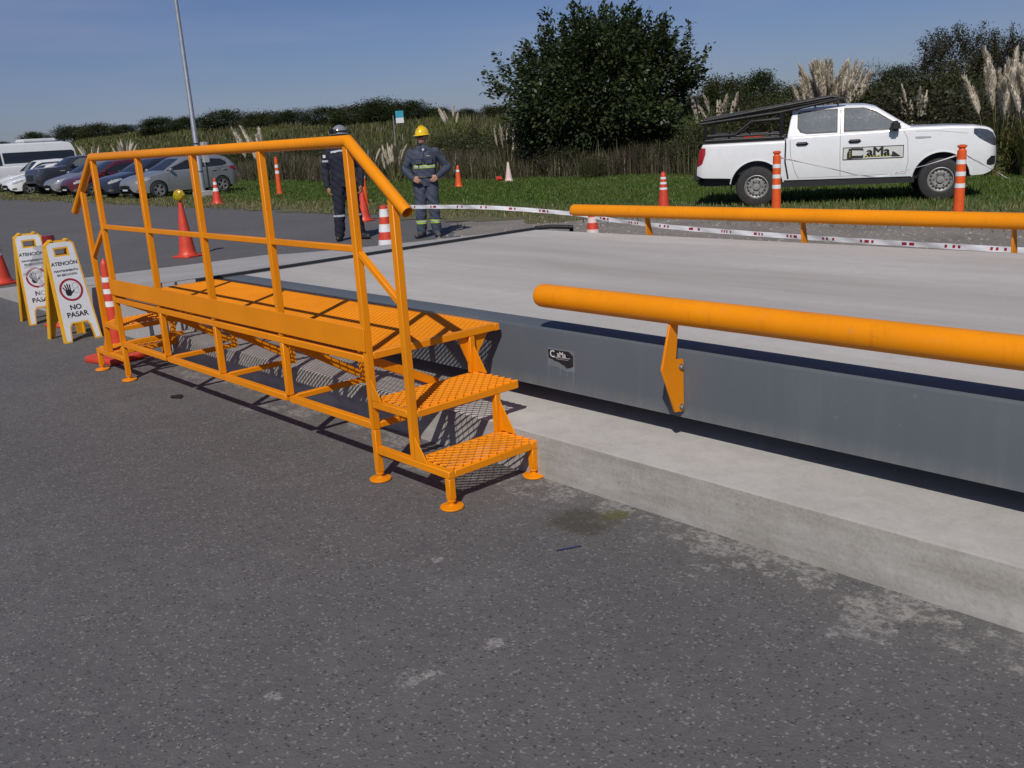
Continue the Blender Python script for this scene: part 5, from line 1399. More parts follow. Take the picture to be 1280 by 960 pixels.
# ---- white pickup truck
def pickup(name, label, loc, rotz, paint, hero):
    P = dict(x0=-1.10, x1=4.07, hw=0.915, xr=0.0, xf=3.15, arch=0.485, wr=0.372, rim=0.215, tw=0.24, zmid=0.80, crown=0.025, tsm=0.03,
             top=[(-1.10, 0.72), (-1.075, 0.80), (-1.05, 1.16), (-1.02, 1.185), (0.52, 1.185), (0.54, 1.25), (1.5, 1.265), (2.45, 1.285), (2.62, 1.30), (2.9, 1.295), (3.3, 1.288), (3.66, 1.265), (3.87, 1.232), (3.965, 1.18), (4.03, 1.03), (4.06, 0.87), (4.07, 0.70)],
             sill=[(-1.10, 0.62), (-1.0, 0.57), (-0.6, 0.55), (0.45, 0.47), (2.65, 0.45), (3.66, 0.42), (3.86, 0.43), (4.0, 0.50), (4.07, 0.60)],
             plan=[(-1.10, 0.80), (-1.03, 0.875), (-0.85, 0.90), (0.0, 0.915), (2.6, 0.915), (3.2, 0.91), (3.66, 0.895), (3.86, 0.86), (3.98, 0.80), (4.04, 0.70), (4.07, 0.54)],
             roof=[(0.545, 1.22), (0.585, 1.62), (0.66, 1.705), (1.0, 1.735), (1.5, 1.745), (1.88, 1.725), (2.06, 1.68), (2.66, 1.285)], rsm=0.03, tumble=0.30)
    c = Car(P); root = thing(name, label, 'pickup truck', loc, rotz)
    body = c.body().build('body', paint, root, angle=32)
    # bed interior so that the cargo box reads as open
    m = MB(); m.span((-0.99, -0.80, 0.60), (0.48, 0.80, 1.222)); m.build('cargo_box', M['black_plastic'], root)
    # wheel-arch flare lips
    for xa in (0.0, 3.15):
        for sd in (-1, 1):
            pts = []
            for a in np.linspace(8, 172, 22):
                x = xa + 0.482 * math.cos(R(a)); z = 0.372 + 0.482 * math.sin(R(a)); pts.append((x, sd * (c.hwf(x) * c.prof(z) + 0.001), z))
            m = MB(); m.tube(pts, 0.013, 6); m.build('arch_lip', M['black_plastic'] if not hero else paint, root)
    m = MB(); m.span((-0.98, -0.66, 0.40), (3.70, 0.66, 0.80)); m.span((0.42, -0.86, 0.34), (2.72, 0.86, 0.46)); m.build('chassis', M['black_plastic'], root)
    m = MB(); m.span((-1.16, -0.80, 0.50), (-1.03, 0.80, 0.66)); m.span((-1.12, -0.5, 0.40), (-0.95, 0.5, 0.50)); m.build('rear_bumper', M['black_plastic'], root, bevel=0.03, seg=2)
    both(c, [(-1.085, 0.79, 1.10), (-1.05, 0.80, 1.12), (-0.99, 0.84, 1.12), (-0.93, 1.02, 1.115)], 'tail_lamp', M['tail_red'], root, 0.012)
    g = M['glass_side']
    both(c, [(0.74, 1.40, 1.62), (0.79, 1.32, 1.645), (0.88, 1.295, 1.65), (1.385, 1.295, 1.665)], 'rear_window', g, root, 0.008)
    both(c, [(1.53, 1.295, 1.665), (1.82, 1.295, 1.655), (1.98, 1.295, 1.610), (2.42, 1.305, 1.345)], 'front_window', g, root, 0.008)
    both(c, [(0.71, 1.39, 1.65), (0.76, 1.305, 1.672), (0.88, 1.272, 1.677), (1.40, 1.272, 1.69), (1.405, 1.272, 1.69)], 'window_frame', M['black_plastic'], root, 0.004)
    both(c, [(1.51, 1.272, 1.69), (1.84, 1.272, 1.68), (2.01, 1.272, 1.63), (2.47, 1.28, 1.325)], 'window_frame', M['black_plastic'], root, 0.004)
    c.patch([(2.08, -0.60, 0.60), (2.52, -0.70, 0.70)], 'T', 0.008).build('windscreen', M['glass'], root, recalc=False)
    both(c, [(3.64, 1.14, 1.215), (3.74, 1.05, 1.21), (3.86, 0.98, 1.185), (3.95, 0.93, 1.13), (4.02, 0.91, 1.0)], 'headlight', M['head_dark'], root, 0.010)
    both(c, [(3.88, 0.60, 0.67), (3.95, 0.58, 0.74), (4.03, 0.60, 0.73)], 'fog_lamp_recess', M['black_plastic'], root, 0.008)
    c.patch([(-0.42, 0.72, 0.98), (0.0, 0.70, 1.0), (0.42, 0.72, 0.98)], 'F', 0.01).build('grille', M['black_plastic'], root, recalc=False)
    for sd in ('R', 'L'):
        q = -1 if sd == 'R' else 1
        seam(c, [(0.512, 1.19), (0.505, 0.80), (0.56, 0.50)], sd, body, 0.016, mat='black_plastic', name='cab_gap')
        seam(c, [(0.585, 1.25), (0.60, 0.9), (0.68, 0.62), (0.74, 0.50)], sd, body)
        seam(c, [(1.455, 1.69), (1.455, 0.9), (1.47, 0.50)], sd, body)
        seam(c, [(2.50, 1.26), (2.58, 1.1), (2.60, 0.7), (2.56, 0.50)], sd, body)
        seam(c, [(0.74, 0.50), (2.56, 0.50)], sd, body, 0.003)
        seam(c, [(2.70, 1.22), (3.1, 1.205), (3.55, 1.14)], sd, body, 0.003)
        for hx in (0.70, 1.60):
            m = MB(); y = c.hwf(hx) * c.prof(1.10)
            m.tube([(hx, q * (y + 0.002), 1.105), (hx + 0.03, q * (y + 0.035), 1.11), (hx + 0.16, q * (y + 0.035), 1.11), (hx + 0.20, q * (y + 0.002), 1.105)], [0.014, 0.017, 0.017, 0.014], 8); m.box((hx + 0.10, q * (y + 0.004), 1.108), (0.17, 0.012, 0.06)); m.build('door_handle', M['black_steel'], body)
        m = MB(); m.box((2.36, q * 0.985, 1.335), (0.15, 0.20, 0.17)); mr = m.build('mirror', M['black_plastic'], root, bevel=0.035, seg=3)
        m = MB(); m.bar((2.40, q * 0.86, 1.27), (2.38, q * 0.95, 1.29), 0.05, 0.04); m.build('mirror_arm', M['black_plastic'], mr)
        c.patch([(2.70, 1.108, 1.128), (2.76, 1.095, 1.132), (2.96, 1.10, 1.125)], sd, 0.008).build('side_badge', M['print_grey'], body, recalc=False)
        m = MB(); m.span((-0.42 - 0.03, q * 0.70, 0.30), (-0.45 - 0.03 + 0.0, q * 0.86, 0.60)) if False else m.span((-0.475, q * 0.66, 0.27), (-0.465, q * 0.88, 0.60)); m.span((2.66, q * 0.66, 0.26), (2.67, q * 0.88, 0.58)); m.build('mud_flap', M['black_plastic'], root)
    wheels(c, root, M['rim_steel'] if hero else M['rim'], 'steel' if hero else 'alloy', 0.79)
    return root, body, c
TX, TY, TA = -10.62, 16.13, math.atan2(1.655, 2.766)
truck, tbody, tc = pickup('pickup_truck', 'white double cab pickup with black ladder rack parked on the lawn', (TX, TY, 0.0), TA, M['paint_white'], True)

# company panel on the near side front door
def door_logo():
    def at_(x, z, off=0.004):
        h = tc.bvh.ray_cast(Vector((x, -3, z)), Vector((0, 1, 0))); return h[0] + Vector((0, -off, 0))
    M['logo_bg'] = pmat('pale_yellow_panel', (0.56, 0.57, 0.53), 0.4, 0.06, 6)
    M['logo_yellow'] = pmat('yellow_print', (0.62, 0.55, 0.10), 0.4, 0.06, 6)
    pan = tc.patch([(1.505, 0.79, 1.005), (2.52, 0.785, 1.00)], 'R', 0.005).build('door_panel', M['logo_bg'], tbody, recalc=False)
    def flat(cols, mat, off=0.008, name='print'):
        tc.patch(cols, 'R', off, 2, 3).build(name, mat, tbody, recalc=False)
    for a, b, z0, z1 in ((1.505, 2.52, 0.99, 1.003), (1.505, 2.52, 0.785, 0.797)): flat([(a, z0, z1), (b, z0 - 0.003, z1 - 0.003)], M['print_black'], name='border')
    for a, b in ((1.503, 1.515), (2.51, 2.522)): flat([(a, 0.79, 1.0), (b, 0.79, 1.0)], M['print_black'], name='border')
    def word(s, size, x, z, bold, sx, mat='print_black', off=0.010):
        tm = text_mb(s, size, (0, 0, 0), (1, 0, 0), (0, 0, 1), 0.0, bold, sx=sx)
        V = [at_(x + v[0], z + v[2], off) for v in tm.v]
        q = MB(); q.add(V, tm.f); q.build('lettering', M[mat], tbody, recalc=False)
    # block C with ladder-like uprights
    flat([(1.575, 0.80, 0.90), (1.60, 0.80, 0.945), (1.66, 0.80, 0.965)], M['print_black'], 0.009, 'emblem')
    flat([(1.60, 0.935, 0.975), (1.66, 0.95, 0.985), (1.84, 0.94, 0.98), (1.85, 0.905, 0.96)], M['print_black'], 0.0095, 'emblem')
    flat([(1.66, 0.805, 0.855), (1.83, 0.805, 0.85), (1.85, 0.81, 0.875)], M['print_black'], 0.0095, 'emblem')
    for z in (0.83, 0.86, 0.89, 0.92): flat([(1.612, z, z + 0.01), (1.632, z, z + 0.01)], M['logo_yellow'], 0.012, 'emblem_window')
    word('aMa', 0.205, 2.10, 0.905, 0.009, 1.15)
    flat([(1.86, 0.825, 0.848), (2.36, 0.822, 0.845)], M['logo_yellow'], 0.009)
    word('BASCULAS', 0.038, 2.10, 0.835, 0.001, 1.6, 'print_black', 0.012) if False else None
    for i in range(9): flat([(1.88 + i * 0.053, 0.822, 0.836), (1.90 + i * 0.053, 0.822, 0.84), (1.918 + i * 0.053, 0.822, 0.834)], M['print_black'], 0.011)
    flat([(2.33, 0.81, 0.90), (2.36, 0.81, 0.895), (2.47, 0.81, 0.815)], M['print_black'], 0.0095, 'emblem')
door_logo()
# ladder rack over the bed and cab
rk = MB
for sd in (-1, 1):
    y = sd * 0.80
    m = MB(); m.tube([(-0.95, y, 1.245), (0.49, y, 1.245)], 0.028, 8); m.build('rack_base_rail', M['black_steel'], truck)
    m = MB(); m.tube([(-0.93, y, 1.25), (-0.93, y, 1.565)], 0.028, 8); m.build('rack_post', M['black_steel'], truck)
    m = MB(); m.tube([(0.42, y, 1.25), (0.42, y, 1.68)], 0.032, 8); m.build('rack_post', M['black_steel'], truck)
    m = MB(); m.tube([(-1.02, y, 1.555), (0.42, y, 1.685), (1.48, y, 1.86), (1.30, y, 1.90), (-0.95, y, 1.61)], 0.030, 8); m.build('rack_side_rail', M['black_steel'], truck)
    m = MB(); m.tube([(-1.02, y, 1.60), (1.30, y, 1.855)], 0.020, 6); m.build('rack_side_rail', M['black_steel'], truck)
    m = MB(); m.tube([(-0.90, y, 1.33), (-0.40, y, 1.33), (-0.10, y, 1.55), (0.40, y, 1.57)], 0.030, 8); m.build('rack_brace', M['black_steel'], truck)
    m = MB(); m.tube([(-0.42, y, 1.31), (0.40, y, 1.31)], 0.022, 8); m.build('rack_brace', M['black_steel'], truck)
for t in np.linspace(0, 1, 7):
    x = -0.98 + 2.40 * t; z = 1.575 + 0.27 * t ** 1.1
    m = MB(); m.tube([(x, -0.80, z), (x, 0.80, z)], 0.018, 6); m.build('rack_cross_bar', M['black_steel'], truck)
M['ladder'] = pmat('dull_dark_aluminium', (0.06, 0.06, 0.062), 0.5, 0.2, 10)
ld = thing('ladder', 'dark metal ladder lying on the truck rack', 'ladder', (TX, TY, 0), TA)
m = MB()
for y in (-0.62, -0.30): m.bar((-0.95, y, 1.645), (1.25, y, 1.91), 0.03, 0.05)
m.build('stile', M['ladder'], ld)
for t in np.linspace(0.04, 0.96, 9):
    m = MB(); x = -0.95 + 2.2 * t; z = 1.645 + 0.265 * t; m.tube([(x, -0.62, z), (x, -0.30, z)], 0.014, 6); m.build('rung', M['ladder'], ld)
cr = MB(); cr.span((-0.25, -0.70, 1.217), (0.1, -0.35, 1.30)); ob = cr.build('tool_box', M['cone_red'], None, bevel=0.01)
ob.matrix_world = Matrix.Translation((TX, TY, 0)) @ Matrix.Rotation(TA, 4, 'Z') @ Matrix.Translation(LOC[ob]); tag(ob, 'red tool box in the truck bed behind the cab', 'tool box')

# ---- parked cars
def hatch(label, loc, rotz, paint, name, kind, cat='car', front='head_lamp', group='cars parked in a row on the lawn edge'):
    D = {
        'hatch': dict(L=4.36, H=1.47, hw=0.91, wb=2.65, fo=0.90, hood=0.98, cowl=1.18, wsx=1.20, rf=2.15, rr=3.75, belt=0.98, tail=1.08),
        'sedan': dict(L=4.55, H=1.46, hw=0.88, wb=2.62, fo=0.88, hood=0.96, cowl=1.2, wsx=1.20, rf=2.15, rr=3.20, belt=0.98, tail=1.06),
        'suv': dict(L=4.35, H=1.68, hw=0.90, wb=2.65, fo=0.86, hood=1.08, cowl=1.1, wsx=1.12, rf=1.95, rr=4.0, belt=1.08, tail=1.12),
    }[kind]
    # front at x = +fo + wb, rear axle at 0
    xf = D['wb']; x1 = xf + D['fo']; x0 = x1 - D['L']
    hood = D['hood']; xc = x1 - D['wsx']; xrf = x1 - D['rf']; xrr = x1 - D['rr']
    rear_base = x0 + (0.10 if kind != 'sedan' else 0.62)
    P = dict(x0=x0, x1=x1, hw=D['hw'], xr=0.0, xf=xf, arch=0.355, wr=0.318, rim=0.215, tw=0.21, zmid=0.60, crown=0.05, tsm=0.05,
             top=[(x0, 0.62), (x0 + 0.04, 0.80), (x0 + 0.10, D['tail'] - 0.06), (x0 + 0.22, D['tail']), (xrr, D['belt'] + 0.08), (xc, D['belt'] - 0.02), (x1 - 0.55, hood - 0.14), (x1 - 0.25, hood - 0.22), (x1 - 0.08, hood - 0.34), (x1, hood - 0.46)],
             sill=[(x0, 0.45), (x0 + 0.15, 0.30), (0.6, 0.24), (xf - 0.6, 0.22), (x1 - 0.25, 0.22), (x1 - 0.05, 0.30), (x1, 0.40)],
             plan=[(x0, 0.62), (x0 + 0.06, 0.76), (x0 + 0.3, D['hw'] - 0.05), (0.2, D['hw']), (xf - 0.3, D['hw']), (x1 - 0.55, D['hw'] - 0.04), (x1 - 0.22, D['hw'] - 0.17), (x1 - 0.05, 0.56), (x1, 0.42)],
             roof=[(rear_base, D['tail'] - 0.04), (rear_base + (0.28 if kind != 'sedan' else 0.7), D['H'] - 0.14), (xrr, D['H'] - 0.05), ((xrr + xrf) / 2, D['H']), (xrf, D['H'] - 0.03), (xrf + 0.15, D['H'] - 0.09), (xc, D['belt'] - 0.03)], rsm=0.06, tumble=0.36)
    c = Car(P); root = thing(name, label, cat, loc, rotz, group)
    body = c.body().build('body', paint, root, angle=32)
    H = D['H']; be = D['belt']
    gl = M['glass']
    xB = (xrf + xrr) / 2 + 0.02
    both(c, [(xrr - 0.12 if kind != 'sedan' else xrr - 0.25, be + 0.10, be + 0.20), (xrr + 0.1, be + 0.055, H - 0.17), (xB - 0.04, be + 0.035, H - 0.125)], 'rear_window', gl, root)
    both(c, [(xB + 0.03, be + 0.035, H - 0.125), (xrf - 0.05, be + 0.02, H - 0.145), (xrf + 0.25, be + 0.012, H - 0.26), (xc - 0.12, be + 0.0, be + 0.05)], 'front_window', gl, root)
    c.patch([(xrf + 0.16, -0.54, 0.54), (xc - 0.08, -0.66, 0.66)], 'T', 0.008).build('windscreen', gl, root, recalc=False)
    c.patch([(rear_base + 0.08, -0.58, 0.58), (rear_base + (0.26 if kind != 'sedan' else 0.6), -0.52, 0.52)], 'T', 0.008).build('rear_screen', gl, root, recalc=False)
    both(c, [(x1 - 0.62, hood - 0.25, hood - 0.20), (x1 - 0.36, hood - 0.345, hood - 0.235), (x1 - 0.14, hood - 0.40, hood - 0.32)], 'headlight', M[front], root, 0.008)
    both(c, [(x0 + 0.05, D['tail'] - 0.27, D['tail'] - 0.12), (x0 + 0.14, D['tail'] - 0.26, D['tail'] - 0.07), (x0 + 0.40, D['tail'] - 0.15, D['tail'] - 0.09)], 'tail_lamp', M['tail_red'], root, 0.008)
    c.patch([(-0.40, 0.40, 0.52), (0.0, 0.38, 0.54), (0.40, 0.40, 0.52)], 'F', 0.012).build('grille', M['black_plastic'], root, recalc=False)
    c.patch([(-0.52, 0.27, 0.33), (0.0, 0.25, 0.33), (0.52, 0.27, 0.33)], 'F', 0.012).build('lower_grille', M['black_plastic'], root, recalc=False)
    both(c, [(x1 - 0.30, 0.30, 0.37), (x1 - 0.20, 0.28, 0.385), (x1 - 0.12, 0.29, 0.37)], 'fog_lamp', M['chrome'], root, 0.008)
    m = MB(); m.span((x1 + 0.005, -0.20, 0.335), (x1 + 0.018, 0.20, 0.395)); m.build('number_plate', M['plate'], root)
    for sd in 'RL':
        q = -1 if sd == 'R' else 1
        seam(c, [(xB, be + 0.02), (xB, 0.6), (xB + 0.02, 0.28)], sd, body); seam(c, [(xc - 0.15, be - 0.06), (xc - 0.12, 0.6), (xc - 0.18, 0.28)], sd, body); seam(c, [(xrr + 0.05, be + 0.02), (0.42, 0.75), (0.40, 0.45)], sd, body)
        m = MB(); m.box((xc - 0.22, q * (D['hw'] + 0.06), be + 0.045), (0.12, 0.17, 0.11)); m.build('mirror', paint, root, bevel=0.03, seg=3)
        for hx in (xB - 0.30, xB + 0.12 - 1.05 + 0.15):
            y = c.hwf(hx) * c.prof(0.88); m = MB(); m.box((hx, q * (y + 0.012), 0.885), (0.19, 0.03, 0.03)); m.build('door_handle', paint, body, bevel=0.008)
    m = MB(); m.span((x0 + 0.25, -0.62, 0.20), (x1 - 0.35, 0.62, 0.55)); m.build('underbody', M['black_plastic'], root)
    wheels(c, root, M['rim'], 'alloy', D['hw'] - 0.115)
    return root
FA = -math.pi / 2 + R(4)          # cars face the road (-Y)
def park(fx, fy, ang):            # rear axle position when the front axle stands at (fx, fy)
    return lambda wb: (fx - wb * math.cos(ang), fy - wb * math.sin(ang), 0.012)
hatch('silver hatchback parked beside the lamp post', park(-36.45, 14.35, FA)(2.65), FA, M['paint_silver'], 'parked_car', 'hatch')
hatch('dark navy car parked between the silver hatchback and maroon car', park(-39.3, 14.35, FA)(2.65), FA, M['paint_navy'], 'parked_car', 'hatch')
hatch('maroon car parked between the navy car and the silver saloon', park(-43.2, 14.3, FA)(2.65), FA, M['paint_maroon'], 'parked_car', 'hatch')
hatch('silver saloon parked between the maroon car and dark pickup', park(-46.6, 14.6, FA)(2.62), FA, M['paint_silver'], 'parked_car', 'sedan')
hatch('low white saloon parked next to the dark pickup', park(-53.4, 14.6, FA)(2.62), FA, M['paint_white'], 'parked_car', 'sedan')
hatch('tall white family car parked beyond the white saloon', park(-57.0, 15.4, FA)(2.65), FA, M['paint_white'], 'parked_car', 'suv')
a = FA; l = park(-49.9, 14.9, a)(3.15)
pickup('parked_pickup', 'dark grey pickup parked between the silver and white saloons', l, a, M['paint_dark'], False)

# ---- white minibus
def minibus(loc, rotz):
    root = thing('minibus', 'white minibus with rooftop air unit parked behind the row of cars', 'minibus', loc, rotz)
    P = dict(x0=-1.6, x1=5.0, hw=0.99, xr=0.0, xf=3.9, arch=0.40, wr=0.35, rim=0.2, tw=0.22, zmid=0.9, crown=0.03,
             top=[(-1.6, 1.2), (-1.56, 1.42), (3.8, 1.42), (4.5, 1.20), (4.85, 1.05), (5.0, 0.7)], sill=[(-1.6, 0.45), (5.0, 0.40)],
             plan=[(-1.6, 0.90), (-1.5, 0.98), (4.2, 0.98), (4.7, 0.85), (5.0, 0.5)],
             roof=[(-1.585, 1.38), (-1.50, 2.35), (-1.35, 2.60), (-0.9, 2.68), (3.0, 2.68), (3.5, 2.50), (3.75, 2.2), (4.5, 1.2)], tumble=0.10)
    c = Car(P); c.body().build('body', M['paint_white'], root, angle=32)
    both(c, [(-1.42, 1.62, 2.10), (-1.30, 1.58, 2.18), (-0.1, 1.58, 2.18), (2.6, 1.58, 2.18)], 'window_band', M['glass'], root, 0.008)
    both(c, [(2.7, 1.5, 2.18), (3.3, 1.45, 2.15), (3.9, 1.42, 1.6)], 'cab_window', M['glass'], root, 0.008)
    c.patch([(-0.8, 1.6, 2.15), (0, 1.6, 2.2), (0.8, 1.6, 2.15)], 'B', 0.01).build('rear_window', M['glass'], root, recalc=False)
    m = MB(); m.span((-0.6, -0.6, 2.70), (1.3, 0.6, 2.90)); m.build('air_unit', M['paint_white'], root, bevel=0.06, seg=2)
    m = MB(); m.span((-1.2, -0.7, 0.25), (4.5, 0.7, 0.7)); m.build('underbody', M['black_plastic'], root)
    wheels(c, root, M['rim_steel'], 'steel', 0.86)
minibus((-61.0, 18.15, 0.012), FA)
# ------------------------------------------------------------------ trees, shrubs, pampas grass
def leaf_cloud(name, P, D, size, mat, parent, aspect=0.55, droop=0.3):
    n = len(P); D = D / (np.linalg.norm(D, axis=1)[:, None] + 1e-9)
    D = D + rng.normal(0, 0.55, (n, 3)); D[:, 2] -= droop; D /= np.linalg.norm(D, axis=1)[:, None]
    up = rng.normal(0, 1, (n, 3)) * 0.7 + np.array([0, 0, 1.0])
    S = np.cross(D, up); S /= np.linalg.norm(S, axis=1)[:, None] + 1e-9
    N = np.cross(S, D)
    sz = size * rng.uniform(0.6, 1.25, n)[:, None]
    V = np.zeros((n, 4, 3))
    V[:, 0] = P; V[:, 1] = P + D * sz * 0.5 + S * sz * aspect * 0.5 + N * sz * 0.08; V[:, 2] = P + D * sz; V[:, 3] = P + D * sz * 0.5 - S * sz * aspect * 0.5 + N * sz * 0.08
    me = bpy.data.meshes.new(name)
    me.vertices.add(n * 4); me.vertices.foreach_set('co', V.reshape(-1))
    me.loops.add(n * 4); me.loops.foreach_set('vertex_index', np.arange(n * 4, dtype=np.int32))
    me.polygons.add(n); me.polygons.foreach_set('loop_start', (np.arange(n) * 4).astype(np.int32))
    me.update(calc_edges=True); me.materials.append(mat)
    o = bpy.data.objects.new(name, me); COL.objects.link(o)
    if parent is not None: o.parent = parent
    LOC[o] = Vector(); return o

def make_tree(name, label, loc, h, rx, ry, base, ntw, nleaf, lsize, mat, trunk_r, group=None, seed=1, spiky=0.0, clump=0.3, cat='tree', lump=0.25, stems=1, rotz=0):
    r = np.random.default_rng(seed); rd = random.Random(seed)
    root = thing(name, label, cat, loc, rotz, group)
    cz = base + (h - base) * 0.42
    # lumpy dome of twig tips
    th = r.uniform(0, 2 * np.pi, ntw); u = r.uniform(-0.75, 1, ntw); rad = r.uniform(0.25, 1.0, ntw) ** 0.45
    ph = r.uniform(0, 6, 6)
    lum = 1 + lump * (np.sin(th * 3 + ph[0]) * 0.5 + np.sin(th * 5 + u * 4 + ph[1]) * 0.5 + np.sin(u * 7 + th * 2 + ph[2]) * 0.5)
    s = np.sqrt(1 - u * u)
    upz = np.where(u > 0, h - cz, cz - base)
    T = np.stack([rx * s * np.cos(th) * rad * lum, ry * s * np.sin(th) * rad * lum, cz + u * upz * rad * (0.75 + 0.25 * lum)], 1)
    T[:, 2] = np.clip(T[:, 2], base * 0.75, None)
    # limbs
    tm = MB(); nodes = []
    st = [Vector((rd.uniform(-1, 1) * 0.12 * stems, rd.uniform(-1, 1) * 0.12 * stems, 0)) for _ in range(stems)]
    fork = max(base * 0.7, h * 0.12)
    for b in st:
        top = b + Vector((b.x * 0.8, b.y * 0.8, fork))
        tm.tube([b - Vector((0, 0, 0.15)), b.lerp(top, 0.4), top], [trunk_r * 1.25, trunk_r, trunk_r * 0.85], 9)
        k = max(4, 11 // stems)
        for i in range(k):
            a = 2 * math.pi * (i + rd.random() * 0.7) / k; el = rd.uniform(0.35, 1.35)
            d = Vector((math.cos(a) * math.cos(el) * rx, math.sin(a) * math.cos(el) * ry, math.sin(el) * (h - fork)))
            p1 = top + d * 0.38 + Vector((rd.uniform(-.1, .1), rd.uniform(-.1, .1), rd.uniform(0, .15))) * h * 0.2; p2 = top + d * rd.uniform(0.68, 0.84)
            tm.tube([top, p1, p2], [trunk_r * 0.55, trunk_r * 0.3, trunk_r * 0.12], 6)
            nodes += [p1, p1.lerp(p2, 0.5), p2]
    NN = np.array([tuple(n_) for n_ in nodes])
    nb = min(ntw, 260)
    for i in range(nb):
        t = T[i]; j = np.argmin(((NN - t) ** 2).sum(1)); a = Vector(NN[j]); b = Vector(t); mid = a.lerp(b, 0.5) + Vector((0, 0, 0.06 * h * 0.2))
        tm.tube([a, mid, b], [trunk_r * 0.13, trunk_r * 0.09, trunk_r * 0.035], 4, cap=False)
    tm.build('trunk', M['bark'], root, recalc=False)
    # leaves
    C = np.repeat(T, nleaf, 0)
    out = C - np.array([0, 0, cz]); on = out / (np.linalg.norm(out, axis=1)[:, None] + 1e-6)
    g = r.normal(0, 1, C.shape) * clump
    if spiky > 0:
        shoot = np.repeat((r.uniform(0, 1, ntw) < 0.45) & (u > -0.1), nleaf)
        ax = on * 0.55 + np.array([0, 0, 1.0]); ax /= np.linalg.norm(ax, axis=1)[:, None]
        ln = r.uniform(0, 1, len(C))[:, None] * spiky
        g = np.where(shoot[:, None], g * 0.36 + ax * ln, g)
    P = C + g; P[:, 2] = np.maximum(P[:, 2], 0.08)
    leaf_cloud('crown', P, on + np.array([0, 0, 0.15]), lsize, mat, root)
    return root

BIG = make_tree('broadleaf_tree', 'large dark round crowned tree beside the white pickup', (-24.6, 26.9, bank_z(-24.6, 26.9)), 5.15, 3.1, 3.2, 0.45, 900, 70, 0.175, M['leaf_tree'], 0.17, seed=5, spiky=0.95, clump=0.22, lump=0.26, stems=3)

# prototypes for background woods
protos = {}
def proto(key, **k):
    protos[key] = k
proto('dark', h=6.0, rx=3.4, ry=3.2, base=0.5, ntw=300, nleaf=42, lsize=0.27, mat=M['leaf_bg1'], trunk_r=0.2, clump=0.42, lump=0.3)
proto('olive', h=5.0, rx=3.2, ry=3.0, base=0.4, ntw=280, nleaf=42, lsize=0.26, mat=M['leaf_bg2'], trunk_r=0.16, clump=0.42, lump=0.35)
proto('brown', h=5.0, rx=2.6, ry=2.6, base=0.8, ntw=240, nleaf=14, lsize=0.2, mat=M['leaf_bg3'], trunk_r=0.16, clump=0.34, lump=0.3)
proto('thicket', h=7.0, rx=5.2, ry=4.6, base=0.4, ntw=480, nleaf=46, lsize=0.22, mat=M['leaf_dark'], trunk_r=0.22, clump=0.45, lump=0.3, spiky=0.8)
proto('shrub', h=2.0, rx=1.5, ry=1.4, base=0.1, ntw=170, nleaf=34, lsize=0.105, mat=M['leaf_bg2'], trunk_r=0.05, clump=0.2, lump=0.3, stems=4)
proto('bramble', h=1.6, rx=1.7, ry=1.3, base=0.05, ntw=170, nleaf=32, lsize=0.10, mat=M['leaf_dark'], trunk_r=0.04, clump=0.2, lump=0.35, stems=5)
made = {}
def plant(key, x, y, scale, rz, name, label, group, cat='tree', sz=1.0, dz=0.0):
    variant = (key, len([k for k in made if k[0] == key]) % 3 if len([k for k in made if k[0] == key]) < 3 else random.randrange(3))
    z = bank_z(x, y) + dz if y > 24.2 else 0.012
    if variant not in made:
        p = dict(protos[key]); o = make_tree(name, label, (x, y, z), seed=hash(key) % 97 + variant[1] * 13 if False else (len(key) * 7 + variant[1] * 13), group=group, cat=cat, **p)
        made[variant] = o
    else:
        o = copy_tree(made[variant]); o.name = name; o['label'] = label; o['group'] = group; o['category'] = cat
        o.location = (x, y, z)
    o.scale = (scale, scale, scale * sz); o.rotation_euler = (0, 0, rz)
    return o
TG = 'trees of the far treeline'
def ray_xy(u, d):          # ground point seen at column u, d metres out
    h = (480 - (204.9 - 0.0610 * u)) / 1174.2
    v = Vector(ROWS[0]) * ((u - 640) / 1174.2) + Vector(ROWS[1]) * h + Vector(ROWS[2])
    k = d / math.hypot(v.x, v.y); return v.x * k, v.y * k
FARL = [  # column, distance, height above eye in pixels, kind, label
    (8, 250, 22, 'dark', 1.9), (48, 240, 30, 'dark', 1.8), (95, 215, 35, 'dark', 1.9), (128, 205, 36, 'olive', 1.9), (160, 195, 33, 'dark', 2.0),
    (205, 178, 39, 'dark', 2.0), (240, 170, 38, 'dark', 2.0), (285, 160, 43, 'dark', 2.0), (330, 150, 39, 'olive', 2.0), (365, 145, 40, 'dark', 2.0),
    (410, 132, 41, 'dark', 1.9), (448, 125, 42, 'olive', 1.8), (478, 118, 47, 'dark', 1.7), (515, 116, 42, 'dark', 1.7), (548, 118, 33, 'olive', 2.0), (585, 114, 30, 'dark', 2.0), (622, 112, 32, 'olive', 2.0)]
words = ['low rounded dark tree', 'small dark tree', 'broad dark tree', 'olive green tree', 'bushy dark tree', 'dense evergreen tree', 'wide evergreen tree', 'taller evergreen tree', 'pale olive tree', 'dark spreading tree', 'squat evergreen tree', 'leafy olive tree', 'tallest evergreen tree', 'compact evergreen tree', 'low olive tree', 'dim rounded tree', 'small olive tree']
places = ['at the far end of the treeline beyond the minibus', 'behind the rooftop unit of the minibus', 'beyond the minibus tail', 'beyond the dark pickup', 'beyond the maroon car', 'beyond the silver hatchback bonnet', 'beyond the lamp post', 'beyond the silver hatchback tail', 'beyond the tall orange delineator', 'past the rear of the silver hatchback', 'behind the navy clothed worker', 'beyond the grey helmet', 'next to the teal roadside sign', 'right behind the teal roadside sign', 'beyond the yellow helmet', 'past the yellow helmeted worker', 'behind the edge of the round crowned tree']
